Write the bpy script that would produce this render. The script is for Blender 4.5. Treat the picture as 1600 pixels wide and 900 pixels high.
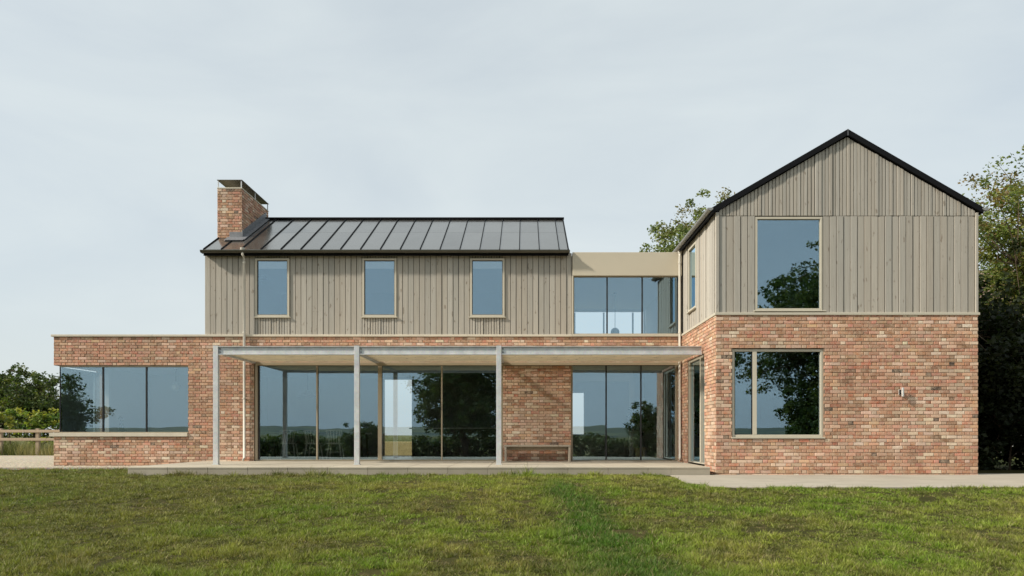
import bpy, math, random
import numpy as np

sc = bpy.context.scene
for o in list(bpy.data.objects):
    bpy.data.objects.remove(o)
col = sc.collection
R = math.radians
random.seed(7)
rng = np.random.default_rng(11)

# ------------------------------------------------------------------ camera
F = 1160.0                    # focal length in photo pixels (photo 1600 wide)
CZ = 0.868                    # eye height above the path
cam_d = bpy.data.cameras.new('camera')
cam = bpy.data.objects.new('camera', cam_d); col.objects.link(cam)
cam.location = (0, 0, CZ); cam.rotation_euler = (R(90), 0, 0)
cam_d.sensor_width = 36.0; cam_d.sensor_fit = 'HORIZONTAL'
cam_d.lens = 36.0 * F / 1600.0
cam_d.shift_x = -20 / 1600.0; cam_d.shift_y = 230 / 1600.0
cam_d.clip_start = 0.1; cam_d.clip_end = 12000
sc.camera = cam

# ------------------------------------------------------------------ world and sun
SUN = np.array((2.8, 1.0, -2.05)); SUN = SUN / np.linalg.norm(SUN)     # direction the light travels
elev = math.asin(-SUN[2]); azim = math.atan2(-SUN[0], -SUN[1])
w = bpy.data.worlds.new('World'); sc.world = w; w.use_nodes = True
nt = w.node_tree; N = nt.nodes; L = nt.links; N.clear()
out = N.new('ShaderNodeOutputWorld'); bg = N.new('ShaderNodeBackground')
sky = N.new('ShaderNodeTexSky'); sky.sky_type = 'NISHITA'; sky.sun_disc = False
sky.sun_elevation = elev; sky.sun_rotation = azim
sky.air_density = 1.0; sky.dust_density = 3.0; sky.ozone_density = 1.6; sky.altitude = 80
tc = N.new('ShaderNodeTexCoord')
mp = N.new('ShaderNodeMapping'); mp.inputs['Scale'].default_value = (1.0, 1.0, 3.2)
nz = N.new('ShaderNodeTexNoise'); nz.inputs['Scale'].default_value = 2.3; nz.inputs['Detail'].default_value = 7; nz.inputs['Roughness'].default_value = .52
nz.inputs['Distortion'].default_value = .5
rp = N.new('ShaderNodeMapRange'); rp.inputs[1].default_value = .3; rp.inputs[2].default_value = .75; rp.inputs[3].default_value = .70; rp.inputs[4].default_value = .96
mx = N.new('ShaderNodeMix'); mx.data_type = 'RGBA'
L.new(tc.outputs['Generated'], mp.inputs[0]); L.new(mp.outputs[0], nz.inputs['Vector']); L.new(nz.outputs[0], rp.inputs[0])
L.new(rp.outputs[0], mx.inputs[0]); L.new(sky.outputs[0], mx.inputs[6])
mx.inputs[7].default_value = (5.4, 5.9, 6.0, 1)          # thin high cloud veil
L.new(mx.outputs[2], bg.inputs[0]); bg.inputs[1].default_value = 0.10
L.new(bg.outputs[0], out.inputs[0])
sd = bpy.data.lights.new('sun', 'SUN'); sd.energy = 3.4; sd.angle = R(3.4); sd.color = (1.0, .93, .82)
so = bpy.data.objects.new('sun', sd); col.objects.link(so)
from mathutils import Vector
so.rotation_euler = Vector(SUN).to_track_quat('-Z', 'Y').to_euler(); so.location = (-40, -20, 40)
sc.view_settings.view_transform = 'Standard'; sc.view_settings.look = 'None'
sc.view_settings.exposure = 0.5; sc.view_settings.gamma = 1.0; sc.view_settings.use_curve_mapping = False
sc.render.engine = 'CYCLES'
sc.cycles.max_bounces = 8; sc.cycles.transparent_max_bounces = 16; sc.cycles.use_denoising = True
sc.cycles.caustics_reflective = False; sc.cycles.caustics_refractive = False

def PX(px, Y): return (px - 820.0) / F * Y
def PZ(py, Y): return CZ - (py - 680.0) / F * Y

# ------------------------------------------------------------------ mesh helpers
class MB:
    def __init__(s): s.v = []; s.f = []; s.t = []; s.n = 0
    def add(s, vs, fs, tint=(1, 1, 1)):
        b = s.n
        s.v.extend(vs); s.n += len(vs)
        s.f.extend([tuple(i + b for i in q) for q in fs])
        s.t.extend([tint] * len(vs))
    def box(s, x0, x1, y0, y1, z0, z1, tint=(1, 1, 1), c=0.0):
        x0, x1 = min(x0, x1), max(x0, x1); y0, y1 = min(y0, y1), max(y0, y1); z0, z1 = min(z0, z1), max(z0, z1)
        if c <= 0:
            vs = [(x0,y0,z0),(x1,y0,z0),(x1,y1,z0),(x0,y1,z0),(x0,y0,z1),(x1,y0,z1),(x1,y1,z1),(x0,y1,z1)]
            fs = [(0,3,2,1),(4,5,6,7),(0,1,5,4),(1,2,6,5),(2,3,7,6),(3,0,4,7)]
            s.add(vs, fs, tint); return
        # chamfered box
        vs = []; idx = {}
        X = (x0, x1); Y = (y0, y1); Z = (z0, z1)
        for i in (0, 1):
            for j in (0, 1):
                for k in (0, 1):
                    sx, sy, sz = (c if i == 0 else -c), (c if j == 0 else -c), (c if k == 0 else -c)
                    idx[(i,j,k,'x')] = len(vs); vs.append((X[i], Y[j]+sy, Z[k]+sz))
                    idx[(i,j,k,'y')] = len(vs); vs.append((X[i]+sx, Y[j], Z[k]+sz))
                    idx[(i,j,k,'z')] = len(vs); vs.append((X[i]+sx, Y[j]+sy, Z[k]))
        g = idx
        fs = []
        for i in (0,1): fs.append((g[i,0,0,'x'],g[i,1,0,'x'],g[i,1,1,'x'],g[i,0,1,'x']))
        for j in (0,1): fs.append((g[0,j,0,'y'],g[1,j,0,'y'],g[1,j,1,'y'],g[0,j,1,'y']))
        for k in (0,1): fs.append((g[0,0,k,'z'],g[1,0,k,'z'],g[1,1,k,'z'],g[0,1,k,'z']))
        for i in (0,1):
            for j in (0,1): fs.append((g[i,j,0,'x'],g[i,j,1,'x'],g[i,j,1,'y'],g[i,j,0,'y']))
            for k in (0,1): fs.append((g[i,0,k,'x'],g[i,1,k,'x'],g[i,1,k,'z'],g[i,0,k,'z']))
        for j in (0,1):
            for k in (0,1): fs.append((g[0,j,k,'y'],g[1,j,k,'y'],g[1,j,k,'z'],g[0,j,k,'z']))
        for i in (0,1):
            for j in (0,1):
                for k in (0,1): fs.append((g[i,j,k,'x'],g[i,j,k,'y'],g[i,j,k,'z']))
        s.add(vs, fs, tint)
    def tube(s, pts, rad, n=8, tint=(1, 1, 1), caps=True):
        pts = [np.array(p, float) for p in pts]
        m = len(pts); vs = []
        up = np.array((0.13, 0.21, 1.0))
        for i, p in enumerate(pts):
            d = pts[min(i+1, m-1)] - pts[max(i-1, 0)]
            d = d / (np.linalg.norm(d) + 1e-9)
            a = np.cross(d, up if abs(d[2]) < .95 else np.array((1.0, .1, 0))); a /= np.linalg.norm(a) + 1e-9
            b = np.cross(d, a)
            r = rad[i] if hasattr(rad, '__len__') else rad
            for k in range(n):
                t = 2 * math.pi * k / n
                vs.append(tuple(p + r * (math.cos(t) * a + math.sin(t) * b)))
        fs = []
        for i in range(m - 1):
            for k in range(n):
                k2 = (k + 1) % n
                fs.append((i*n+k, i*n+k2, (i+1)*n+k2, (i+1)*n+k))
        if caps:
            fs.append(tuple(range(n))[::-1]); fs.append(tuple((m-1)*n+k for k in range(n)))
        s.add(vs, fs, tint)
    def lathe(s, c, prof, n=20, tint=(1, 1, 1)):
        vs = []; m = len(prof)
        for r, z in prof:
            for k in range(n):
                t = 2*math.pi*k/n
                vs.append((c[0]+r*math.cos(t), c[1]+r*math.sin(t), c[2]+z))
        fs = [(i*n+k, i*n+(k+1)%n, (i+1)*n+(k+1)%n, (i+1)*n+k) for i in range(m-1) for k in range(n)]
        fs.append(tuple(range(n))[::-1]); fs.append(tuple((m-1)*n+k for k in range(n)))
        s.add(vs, fs, tint)
    def build(s, name, mat, parent=None, smooth=False):
        me = bpy.data.meshes.new(name)
        me.from_pydata(s.v, [], s.f)
        at = me.attributes.new('tint', 'FLOAT_COLOR', 'POINT')
        t = np.ones((len(s.v), 4), np.float32); t[:, :3] = np.array(s.t, np.float32).reshape(-1, 3)
        at.data.foreach_set('color', t.ravel())
        if smooth:
            me.polygons.foreach_set('use_smooth', [True]*len(me.polygons))
        me.materials.append(mat); me.update()
        o = bpy.data.objects.new(name, me); col.objects.link(o)
        if parent: o.parent = parent
        return o

def np_mesh(name, V, Fq, T, mat, parent=None):
    """V (n,3), Fq (m,k) all same k, T (n,3) tint"""
    me = bpy.data.meshes.new(name)
    m, k = Fq.shape
    me.vertices.add(len(V)); me.vertices.foreach_set('co', V.astype(np.float32).ravel())
    me.loops.add(m*k); me.loops.foreach_set('vertex_index', Fq.astype(np.int32).ravel())
    me.polygons.add(m)
    me.polygons.foreach_set('loop_start', np.arange(0, m*k, k, dtype=np.int32))
    me.polygons.foreach_set('loop_total', np.full(m, k, np.int32))
    at = me.attributes.new('tint', 'FLOAT_COLOR', 'POINT')
    t = np.ones((len(V), 4), np.float32); t[:, :3] = T
    at.data.foreach_set('color', t.ravel())
    me.materials.append(mat); me.update(calc_edges=True)
    o = bpy.data.objects.new(name, me); col.objects.link(o)
    if parent: o.parent = parent
    return o

def tag(o, label=None, cat=None, group=None, kind=None):
    if label: o['label'] = label
    if cat: o['category'] = cat
    if group: o['group'] = group
    if kind: o['kind'] = kind
    return o
def empty(name, loc=(0, 0, 0), rz=0, parent=None):
    o = bpy.data.objects.new(name, None); col.objects.link(o)
    o.location = loc; o.rotation_euler = (0, 0, rz); o.empty_display_size = .2
    if parent: o.parent = parent
    return o
def copy_tree(o, parent=None):
    c = o.copy(); col.objects.link(c); c.parent = parent
    for ch in list(o.children): copy_tree(ch, c)
    return c

def vnoise(x, y, seed=0):
    """smooth value noise 0..1 on numpy arrays"""
    xi = np.floor(x).astype(np.int64); yi = np.floor(y).astype(np.int64)
    fx = x - xi; fy = y - yi
    fx = fx*fx*(3-2*fx); fy = fy*fy*(3-2*fy)
    def h(a, b):
        n = (a*374761393 + b*668265263 + seed*974711) & 0x7fffffff
        n = ((n ^ (n >> 13)) * 1274126177) & 0x7fffffff
        n = n ^ (n >> 16)
        return (n & 0xffff) / 65535.0
    return (h(xi,yi)*(1-fx)+h(xi+1,yi)*fx)*(1-fy) + (h(xi,yi+1)*(1-fx)+h(xi+1,yi+1)*fx)*fy

# ------------------------------------------------------------------ materials
def mat(name):
    m = bpy.data.materials.new(name); m.use_nodes = True
    n = m.node_tree.nodes; l = m.node_tree.links
    return m, n, l, n['Principled BSDF']
def nd(n, t, **kw):
    o = n.new(t)
    for k, v in kw.items(): setattr(o, k, v)
    return o
def noise(n, l, vec, scale, detail=4, rough=.55):
    z = n.new('ShaderNodeTexNoise'); z.inputs['Scale'].default_value = scale; z.inputs['Detail'].default_value = detail
    z.inputs['Roughness'].default_value = rough
    if vec is not None: l.new(vec, z.inputs['Vector'])
    return z
def mapping(n, l, src, scale):
    p = n.new('ShaderNodeMapping'); p.inputs['Scale'].default_value = scale; l.new(src, p.inputs[0]); return p.outputs[0]
def maprange(n, l, src, a, b, c, d):
    r = n.new('ShaderNodeMapRange'); l.new(src, r.inputs[0])
    for i, v in enumerate((a, b, c, d)): r.inputs[i+1].default_value = v
    return r.outputs[0]
def mixc(n, l, fac, a, b, mode='MIX'):
    m = n.new('ShaderNodeMix'); m.data_type = 'RGBA'; m.blend_type = mode
    for sock, v in ((m.inputs[0], fac), (m.inputs[6], a), (m.inputs[7], b)):
        if hasattr(v, 'links'): l.new(v, sock)
        elif isinstance(v, (int, float)): sock.default_value = v
        else: sock.default_value = (*v, 1) if len(v) == 3 else v
    return m.outputs[2]
def bump(n, l, h, strength, dist, bsdf):
    b = n.new('ShaderNodeBump'); b.inputs['Strength'].default_value = strength; b.inputs['Distance'].default_value = dist
    l.new(h, b.inputs['Height']); l.new(b.outputs[0], bsdf.inputs['Normal'])
def pos(n): return n.new('ShaderNodeNewGeometry').outputs['Position']
def tintn(n):
    a = n.new('ShaderNodeAttribute'); a.attribute_name = 'tint'; return a.outputs['Color']

M = {}
def simple(name, rgb, rough=.6, metal=0.0, var=.12, scale=6.0, spec=.5, bumpy=0.0):
    m, n, l, b = mat(name)
    p = pos(n); z = noise(n, l, p, scale, 6, .6)
    c = mixc(n, l, maprange(n, l, z.outputs[0], .3, .7, 0, 1), tuple(v*(1-var) for v in rgb), tuple(min(1, v*(1+var)) for v in rgb))
    l.new(c, b.inputs['Base Color']); b.inputs['Roughness'].default_value = rough; b.inputs['Metallic'].default_value = metal
    b.inputs['Specular IOR Level'].default_value = spec
    if bumpy: bump(n, l, z.outputs[0], .5, bumpy, b)
    M[name] = m; return m

def brick_mat():
    m, n, l, b = mat('brick'); p = pos(n); t = tintn(n)
    z1 = noise(n, l, p, 38, 5, .65); z2 = noise(n, l, p, 14, 4, .6); z3 = noise(n, l, p, .9, 3, .5)
    c = mixc(n, l, maprange(n, l, z2.outputs[0], .35, .72, 0, .75), t, (.56, .42, .30))         # lime bloom
    c = mixc(n, l, maprange(n, l, z1.outputs[0], .56, .72, 0, .7), c, (.20, .115, .07))        # dark flecks
    z5 = noise(n, l, p, 55, 3, .6)
    c = mixc(n, l, maprange(n, l, z5.outputs[0], .57, .68, 0, .75), c, (.68, .58, .48))
    c = mixc(n, l, 1.0, c, mixc(n, l, maprange(n, l, z3.outputs[0], .3, .7, 0, 1), (.82, .79, .77), (1.12, 1.11, 1.10)), 'MULTIPLY')
    l.new(c, b.inputs['Base Color']); b.inputs['Roughness'].default_value = .9; b.inputs['Specular IOR Level'].default_value = .15
    bump(n, l, z1.outputs[0], .6, .006, b); M['brick'] = m
brick_mat()
simple('mortar', (.25, .19, .14), .95, var=.2, scale=25, spec=.1, bumpy=.004)

def timber_mat(name, base, dark):
    m, n, l, b = mat(name); p = pos(n); t = tintn(n)
    g = noise(n, l, mapping(n, l, p, (38, 38, 1.1)), 1.6, 5, .62)
    k = noise(n, l, mapping(n, l, p, (9, 9, 3.2)), 1.5, 2, .5)
    s = noise(n, l, mapping(n, l, p, (3.2, 3.2, .7)), 1.0, 3, .5)
    c = mixc(n, l, maprange(n, l, g.outputs[0], .35, .68, 0, .75), base, dark)
    c = mixc(n, l, maprange(n, l, k.outputs[0], .655, .72, 0, .6), c, (.15, .11, .075))
    c = mixc(n, l, maprange(n, l, s.outputs[0], .4, .7, 0, .3), c, (.36, .34, .30))
    c = mixc(n, l, 1.0, c, t, 'MULTIPLY')
    l.new(c, b.inputs['Base Color']); b.inputs['Roughness'].default_value = .82; b.inputs['Specular IOR Level'].default_value = .2
    bump(n, l, g.outputs[0], .35, .003, b); M[name] = m
timber_mat('timber', (.46, .425, .366), (.36, .325, .27))
timber_mat('pale_timber', (.95, .86, .68), (.90, .78, .58))
timber_mat('fence_timber', (.42, .32, .22), (.27, .20, .13))
timber_mat('bench_timber', (.47, .40, .31), (.36, .30, .225))
simple('membrane', (.02, .018, .016), .9)
simple('stone', (.60, .54, .43), .8, var=.07, scale=5, spec=.25)
simple('frame', (.53, .485, .385), .45, var=.03)
simple('fascia', (.55, .49, .375), .5, var=.025, scale=1.2)
simple('bronze', (.36, .30, .205), .4, var=.05)
simple('black_seal', (.012, .012, .012), .4, var=.05)
simple('dark_metal', (.008, .008, .009), .55, var=.15, spec=.12)
simple('gutter_metal', (.10, .095, .075), .42, .5, var=.1)
simple('cap_metal', (.13, .115, .085), .5, .2)
simple('zinc', (.30, .30, .285), .45, .4, var=.1)
simple('pipe', (.60, .565, .49), .45, .0, var=.06)
simple('lead', (.19, .195, .205), .6, .3, var=.25, scale=14)
simple('lamp_metal', (.68, .66, .62), .35, .6, var=.05)
simple('interior_white', (.72, .69, .62), .8, var=.03)
simple('interior_grey', (.30, .29, .27), .8, var=.03)
simple('interior_floor', (.20, .185, .16), .35, var=.08)
simple('interior_dark', (.06, .052, .044), .6)
simple('plaster_white', (.72, .70, .66), .85, var=.06)
simple('roof_tile', (.20, .135, .10), .85, var=.3, scale=4)
simple('island', (.10, .085, .065), .6)
simple('counter', (.62, .60, .55), .3)
simple('dark_wood', (.07, .045, .028), .5, var=.2, scale=12)
simple('chair_paint', (.80, .77, .70), .5)
simple('globe', (.85, .83, .78), .3)
simple('blind', (.92, .91, .88), .8, var=.02)
simple('yellow_stone', (.66, .55, .28), .8)
simple('bark', (.12, .09, .062), .95, var=.4, scale=9, spec=.1, bumpy=.02)
simple('terracotta', (.33, .22, .12), .8)

def galv():
    m, n, l, b = mat('galvanised'); p = pos(n)
    v = n.new('ShaderNodeTexVoronoi'); v.inputs['Scale'].default_value = 55; l.new(p, v.inputs['Vector'])
    z = noise(n, l, p, 5, 5, .6)
    c = mixc(n, l, maprange(n, l, z.outputs[0], .3, .7, 0, 1), (.50, .51, .51), (.68, .685, .675))
    c = mixc(n, l, .18, c, v.outputs['Color'], 'SOFT_LIGHT')
    l.new(c, b.inputs['Base Color']); b.inputs['Metallic'].default_value = .35; b.inputs['Roughness'].default_value = .55; M['galvanised'] = m
galv()
def concrete():
    m, n, l, b = mat('concrete'); p = pos(n); t = tintn(n)
    z = noise(n, l, p, 1.1, 6, .62); y = noise(n, l, p, 60, 3, .6); s = noise(n, l, mapping(n, l, p, (.8, 3, 1)), .9, 4, .6)
    c = mixc(n, l, maprange(n, l, z.outputs[0], .3, .7, 0, 1), (.365, .325, .26), (.455, .41, .33))
    c = mixc(n, l, maprange(n, l, y.outputs[0], .55, .75, 0, .3), c, (.30, .265, .21))
    c = mixc(n, l, maprange(n, l, s.outputs[0], .5, .75, 0, .45), c, (.27, .245, .195))
    c = mixc(n, l, 1.0, c, t, 'MULTIPLY')
    l.new(c, b.inputs['Base Color']); b.inputs['Roughness'].default_value = .85; b.inputs['Specular IOR Level'].default_value = .25
    bump(n, l, y.outputs[0], .25, .002, b); M['concrete'] = m
concrete()
def roof_panel():
    m, n, l, b = mat('roof_panel'); p = pos(n); t = tintn(n)
    z = noise(n, l, p, 1.8, 3, .5)
    l.new(mixc(n, l, 1.0, (.21, .203, .19), t, 'MULTIPLY'), b.inputs['Base Color'])
    l.new(maprange(n, l, z.outputs[0], .3, .7, .16, .24), b.inputs['Roughness'])
    b.inputs['Metallic'].default_value = .8; b.inputs['Coat Weight'].default_value = .4; b.inputs['Coat Roughness'].default_value = .12
    M['roof_panel'] = m
roof_panel()
def glass(name, refl, trans, tintc):
    m, n, l, b = mat(name); n.remove(b)
    o = n['Material Output']
    tr = n.new('ShaderNodeBsdfTransparent'); tr.inputs[0].default_value = (*trans, 1)
    gl = n.new('ShaderNodeBsdfGlossy'); gl.inputs['Roughness'].default_value = 0.0; gl.inputs['Color'].default_value = (*tintc, 1)
    fr = n.new('ShaderNodeFresnel'); fr.inputs[0].default_value = 1.5
    f = maprange(n, l, fr.outputs[0], .04, 1, refl, 1)
    p = pos(n); z = noise(n, l, p, .9, 2, .4)
    bp = n.new('ShaderNodeBump'); bp.inputs['Strength'].default_value = .09; bp.inputs['Distance'].default_value = .012
    l.new(z.outputs[0], bp.inputs['Height']); l.new(bp.outputs[0], gl.inputs['Normal'])
    ms = n.new('ShaderNodeMixShader'); l.new(f, ms.inputs[0]); l.new(tr.outputs[0], ms.inputs[1]); l.new(gl.outputs[0], ms.inputs[2])
    l.new(ms.outputs[0], o.inputs[0]); M[name] = m
glass('glass', .235, (.98, .99, .98), (.60, .83, 1.0))

def leaf_mat(name, trans=.35):
    m, n, l, b = mat(name); t = tintn(n); o = n['Material Output']
    l.new(t, b.inputs['Base Color']); b.inputs['Roughness'].default_value = .55; b.inputs['Specular IOR Level'].default_value = .3
    tl = n.new('ShaderNodeBsdfTranslucent')
    l.new(mixc(n, l, 1.0, t, (1.25, 1.35, .6), 'MULTIPLY'), tl.inputs[0])
    ms = n.new('ShaderNodeMixShader'); ms.inputs[0].default_value = trans
    l.new(b.outputs[0], ms.inputs[1]); l.new(tl.outputs[0], ms.inputs[2]); l.new(ms.outputs[0], o.inputs[0]); M[name] = m
leaf_mat('leaf'); leaf_mat('grass_blade', .3)
def lawn_mat():
    m, n, l, b = mat('lawn'); p = pos(n)
    a = noise(n, l, p, .6, 5, .6); c0 = noise(n, l, p, 9, 5, .7)
    c = mixc(n, l, maprange(n, l, a.outputs[0], .35, .65, 0, 1), (.040, .042, .014), (.062, .058, .020))
    c = mixc(n, l, maprange(n, l, c0.outputs[0], .5, .72, 0, .8), c, (.13, .09, .05))
    l.new(c, b.inputs['Base Color']); b.inputs['Roughness'].default_value = 1; b.inputs['Specular IOR Level'].default_value = .05
    bump(n, l, c0.outputs[0], .8, .03, b); M['lawn'] = m
lawn_mat()
def field_mat():
    m, n, l, b = mat('field'); p = pos(n)
    a = noise(n, l, p, .008, 5, .6); c0 = noise(n, l, p, 1.5, 5, .7)
    c = mixc(n, l, maprange(n, l, a.outputs[0], .4, .6, 0, 1), (.07, .085, .025), (.19, .165, .07))
    c = mixc(n, l, maprange(n, l, c0.outputs[0], .4, .75, 0, .5), c, (.05, .055, .02))
    l.new(c, b.inputs['Base Color']); b.inputs['Roughness'].default_value = 1; b.inputs['Specular IOR Level'].default_value = .05; M['field'] = m
field_mat()
def hill_mat():
    m, n, l, b = mat('hill'); p = pos(n)
    a = noise(n, l, p, .006, 6, .65)
    c = mixc(n, l, maprange(n, l, a.outputs[0], .42, .6, 0, 1), (.045, .065, .045), (.12, .13, .06))
    l.new(c, b.inputs['Base Color']); b.inputs['Roughness'].default_value = 1; M['hill'] = m
hill_mat()
def gravel_mat():
    m, n, l, b = mat('gravel'); p = pos(n)
    v = n.new('ShaderNodeTexVoronoi'); v.inputs['Scale'].default_value = 35; l.new(p, v.inputs['Vector'])
    c = mixc(n, l, .5, (.44, .375, .275), v.outputs['Color'], 'SOFT_LIGHT')
    z = noise(n, l, p, .8, 4, .6)
    c = mixc(n, l, maprange(n, l, z.outputs[0], .5, .75, 0, .5), c, (.30, .25, .17))
    l.new(c, b.inputs['Base Color']); b.inputs['Roughness'].default_value = .95
    bump(n, l, v.outputs['Distance'], .7, .02, b); M['gravel'] = m
gravel_mat()
def pebble():
    m, n, l, b = mat('pebble'); l.new(tintn(n), b.inputs['Base Color']); b.inputs['Roughness'].default_value = .9; M['pebble'] = m
pebble()

# ------------------------------------------------------------------ terrain
def G(x, y):
    s = np.maximum(0, 12.1 - np.asarray(y, float))
    z = -1.3 * (1 - np.exp(-s * .08 / 1.3))
    return z + 0 * np.asarray(x, float)

def grid(xs, ys, fz, name, m, kind='structure'):
    X, Y = np.meshgrid(xs, ys); Z = fz(X, Y)
    V = np.stack([X, Y, Z], -1).reshape(-1, 3)
    nx, ny = len(xs), len(ys)
    i = np.arange(ny-1)[:, None]*nx + np.arange(nx-1)[None]
    Fq = np.stack([i, i+1, i+1+nx, i+nx], -1).reshape(-1, 4)
    o = np_mesh(name, V, Fq, np.ones((len(V), 3)), m)
    o.data.polygons.foreach_set('use_smooth', [True]*len(o.data.polygons))
    return tag(o, kind=kind)
far = np.array([40, 60, 90, 150, 300, 600, 1200, 2400, 4500.])
xs = np.concatenate([-far[::-1], np.linspace(-35, 35, 36), far])
ys = np.concatenate([-far[::-1], np.linspace(-35, 35, 71), far])
grid(xs, ys, lambda x, y: G(x, y) - .06, 'ground', M['field'])
def lawn_h(x, y): return G(x, y) + .018*(vnoise(x*1.1, y*1.1, 3)-.5) + .02*(vnoise(x*.35, y*.35, 5)-.5)
grid(np.linspace(-30, 30, 121), np.linspace(-26, 18.55, 130), lawn_h, 'lawn', M['lawn'])

# distant hills (seen mirrored in the glass)
def hz(x, y):
    t = np.clip((-y - 700) / 2300, 0, 1)
    prof = 20 + 22*vnoise(x/620.0, y*0+3.3, 9) + 7*vnoise(x/170.0, y/400.0, 4)
    return -6 + prof * np.sin(t * math.pi * .62)**1.4 * 1.0
grid(np.linspace(-4200, 4200, 150), np.linspace(-3600, -650, 26), hz, 'hills', M['hill'])

# ------------------------------------------------------------------ house dimensions
YM, YW, XW, XR = 19.66, 16.12, 4.155, 9.84      # main wall plane, wing front plane, wing left wall, wing right wall
CO = .0755; TOPB = 46 * CO                      # brick course, top of brickwork
DECK = .183
house = empty('house', (0, 0, 0))
tag(house, 'two storey house of mottled red brick and grey timber boards with dark roofs', 'house')

def wall_mesh(mb, fr, u0, u1, v0, v1, ops, th, tint=(1, 1, 1)):
    """slab with rectangular openings; fr(u,v,n) -> world, n = outward"""
    us = sorted(set([u0, u1] + [c for o in ops for c in (max(u0, min(u1, o[0])), max(u0, min(u1, o[1])))]))
    vs = sorted(set([v0, v1] + [c for o in ops for c in (max(v0, min(v1, o[2])), max(v0, min(v1, o[3])))]))
    def solid(i, j):
        if i < 0 or j < 0 or i >= len(us)-1 or j >= len(vs)-1: return False
        cu, cv = (us[i]+us[i+1])/2, (vs[j]+vs[j+1])/2
        return not any(o[0] < cu < o[1] and o[2] < cv < o[3] for o in ops)
    for i in range(len(us)-1):
        for j in range(len(vs)-1):
            if not solid(i, j): continue
            a, b, c, d = us[i], us[i+1], vs[j], vs[j+1]
            def q(*pts): mb.add([fr(*p) for p in pts], [(0, 1, 2, 3)], tint)
            q((a,c,0),(b,c,0),(b,d,0),(a,d,0)); q((a,c,-th),(a,d,-th),(b,d,-th),(b,c,-th))
            if not solid(i-1, j): q((a,c,0),(a,d,0),(a,d,-th),(a,c,-th))
            if not solid(i+1, j): q((b,c,0),(b,c,-th),(b,d,-th),(b,d,0))
            if not solid(i, j-1): q((a,c,0),(a,c,-th),(b,c,-th),(b,c,0))
            if not solid(i, j+1): q((a,d,0),(b,d,0),(b,d,-th),(a,d,-th))

def f_main(u, v, n): return (u, YM - n, v)
def f_wing(u, v, n): return (u, YW - n, v)
def f_side(u, v, n): return (XW - n, u, v)

BR = [((0.462,0.225,0.132),22), ((0.525,0.289,0.192),22), ((0.693,0.528,0.404),13), ((0.630,0.428,0.312),16), ((0.430,0.165,0.101),8), ((0.514,0.234,0.167),10), ((0.367,0.200,0.116),9), ((0.252,0.140,0.085),3.5), ((0.546,0.339,0.202),6), ((0.068,0.050,0.043),.9)]
def brick_tint(u=0.0, v=0.0, dark=None):
    reg = float(vnoise(np.array(u*.55+7), np.array(v*.75+3), 61)) + .35*(v/3.5-.4)
    wts = []
    for c, wt in BR:
        red = (c[0]-c[2])/c[0]
        wts.append(wt*(1+1.5*(reg-.5)*(1 if red > .62 else -1)) if wt > 2 else wt)
    c = random.choices([b[0] for b in BR], [max(.1, x) for x in wts])[0]
    if dark is not None and random.random() < dark: c = (.07, .055, .05)
    k = random.uniform(.72, 1.26)
    return tuple(min(.75, x*k*random.uniform(.95, 1.05)) for x in c)

def piece(mb, fr, u0, u1, v0, v1, back, proud, ch, tint, v1b=None, jit=0.0):
    """a brick or board: front face with chamfered edges, sides back to the wall"""
    j = lambda: random.uniform(-jit, jit)
    v1b = v1 if v1b is None else v1b
    o = [(u0+j(), v0+j()), (u1+j(), v0+j()), (u1+j(), v1b+j()), (u0+j(), v1+j())]
    sg = [(1, 1), (-1, 1), (-1, -1), (1, -1)]
    i_ = [(a+s[0]*ch*random.uniform(.7, 1.5), b+s[1]*ch*random.uniform(.7, 1.5)) for (a, b), s in zip(o, sg)]
    tl = random.uniform(-jit, jit)
    vs = [fr(a, b, -back) for a, b in o] + [fr(a, b, proud-ch) for a, b in o] + [fr(a, b, proud + (tl if k in (0, 3) else -tl)*.6) for k, (a, b) in enumerate(i_)]
    fs = [(8,9,10,11)]
    for k in range(4):
        k2 = (k+1) % 4
        fs.append((k, k2, 4+k2, 4+k)); fs.append((4+k, 4+k2, 8+k2, 8+k))
    mb.add(vs, fs, tint)

def bricks(fr, u0, u1, v0, v1, ops, phase=0.0, zoff=0.0):
    """Flemish bond rectangles (u0,u1,v0,v1)"""
    res = []
    k0 = int(math.floor((v0 - zoff)/CO)); k1 = int(math.ceil((v1 - zoff)/CO))
    for k in range(k0, k1):
        z0 = zoff + k*CO; z1 = z0 + CO - .0095
        z0c, z1c = max(z0, v0), min(z1, v1)
        if z1c - z0c < .018: continue
        cuts = [(o[0], o[1]) for o in ops if o[2] < (z0+z1)/2 < o[3]]
        segs = [(u0, u1)]
        for a, b in cuts:
            ns = []
            for s, e in segs:
                if b <= s or a >= e: ns.append((s, e)); continue
                if a > s: ns.append((s, a))
                if b < e: ns.append((b, e))
            segs = ns
        off = phase + (.16875 if k % 2 else 0)
        for s, e in segs:
            u = off + math.floor((s - off)/.3375)*.3375 - .3375
            st = True
            while u < e:
                wd = .215 if st else .1025
                a, b = max(u, s), min(u + wd, e)
                if b - a > .022: res.append((a, b, z0c, z1c))
                u += wd + .01; st = not st
    return res

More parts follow.
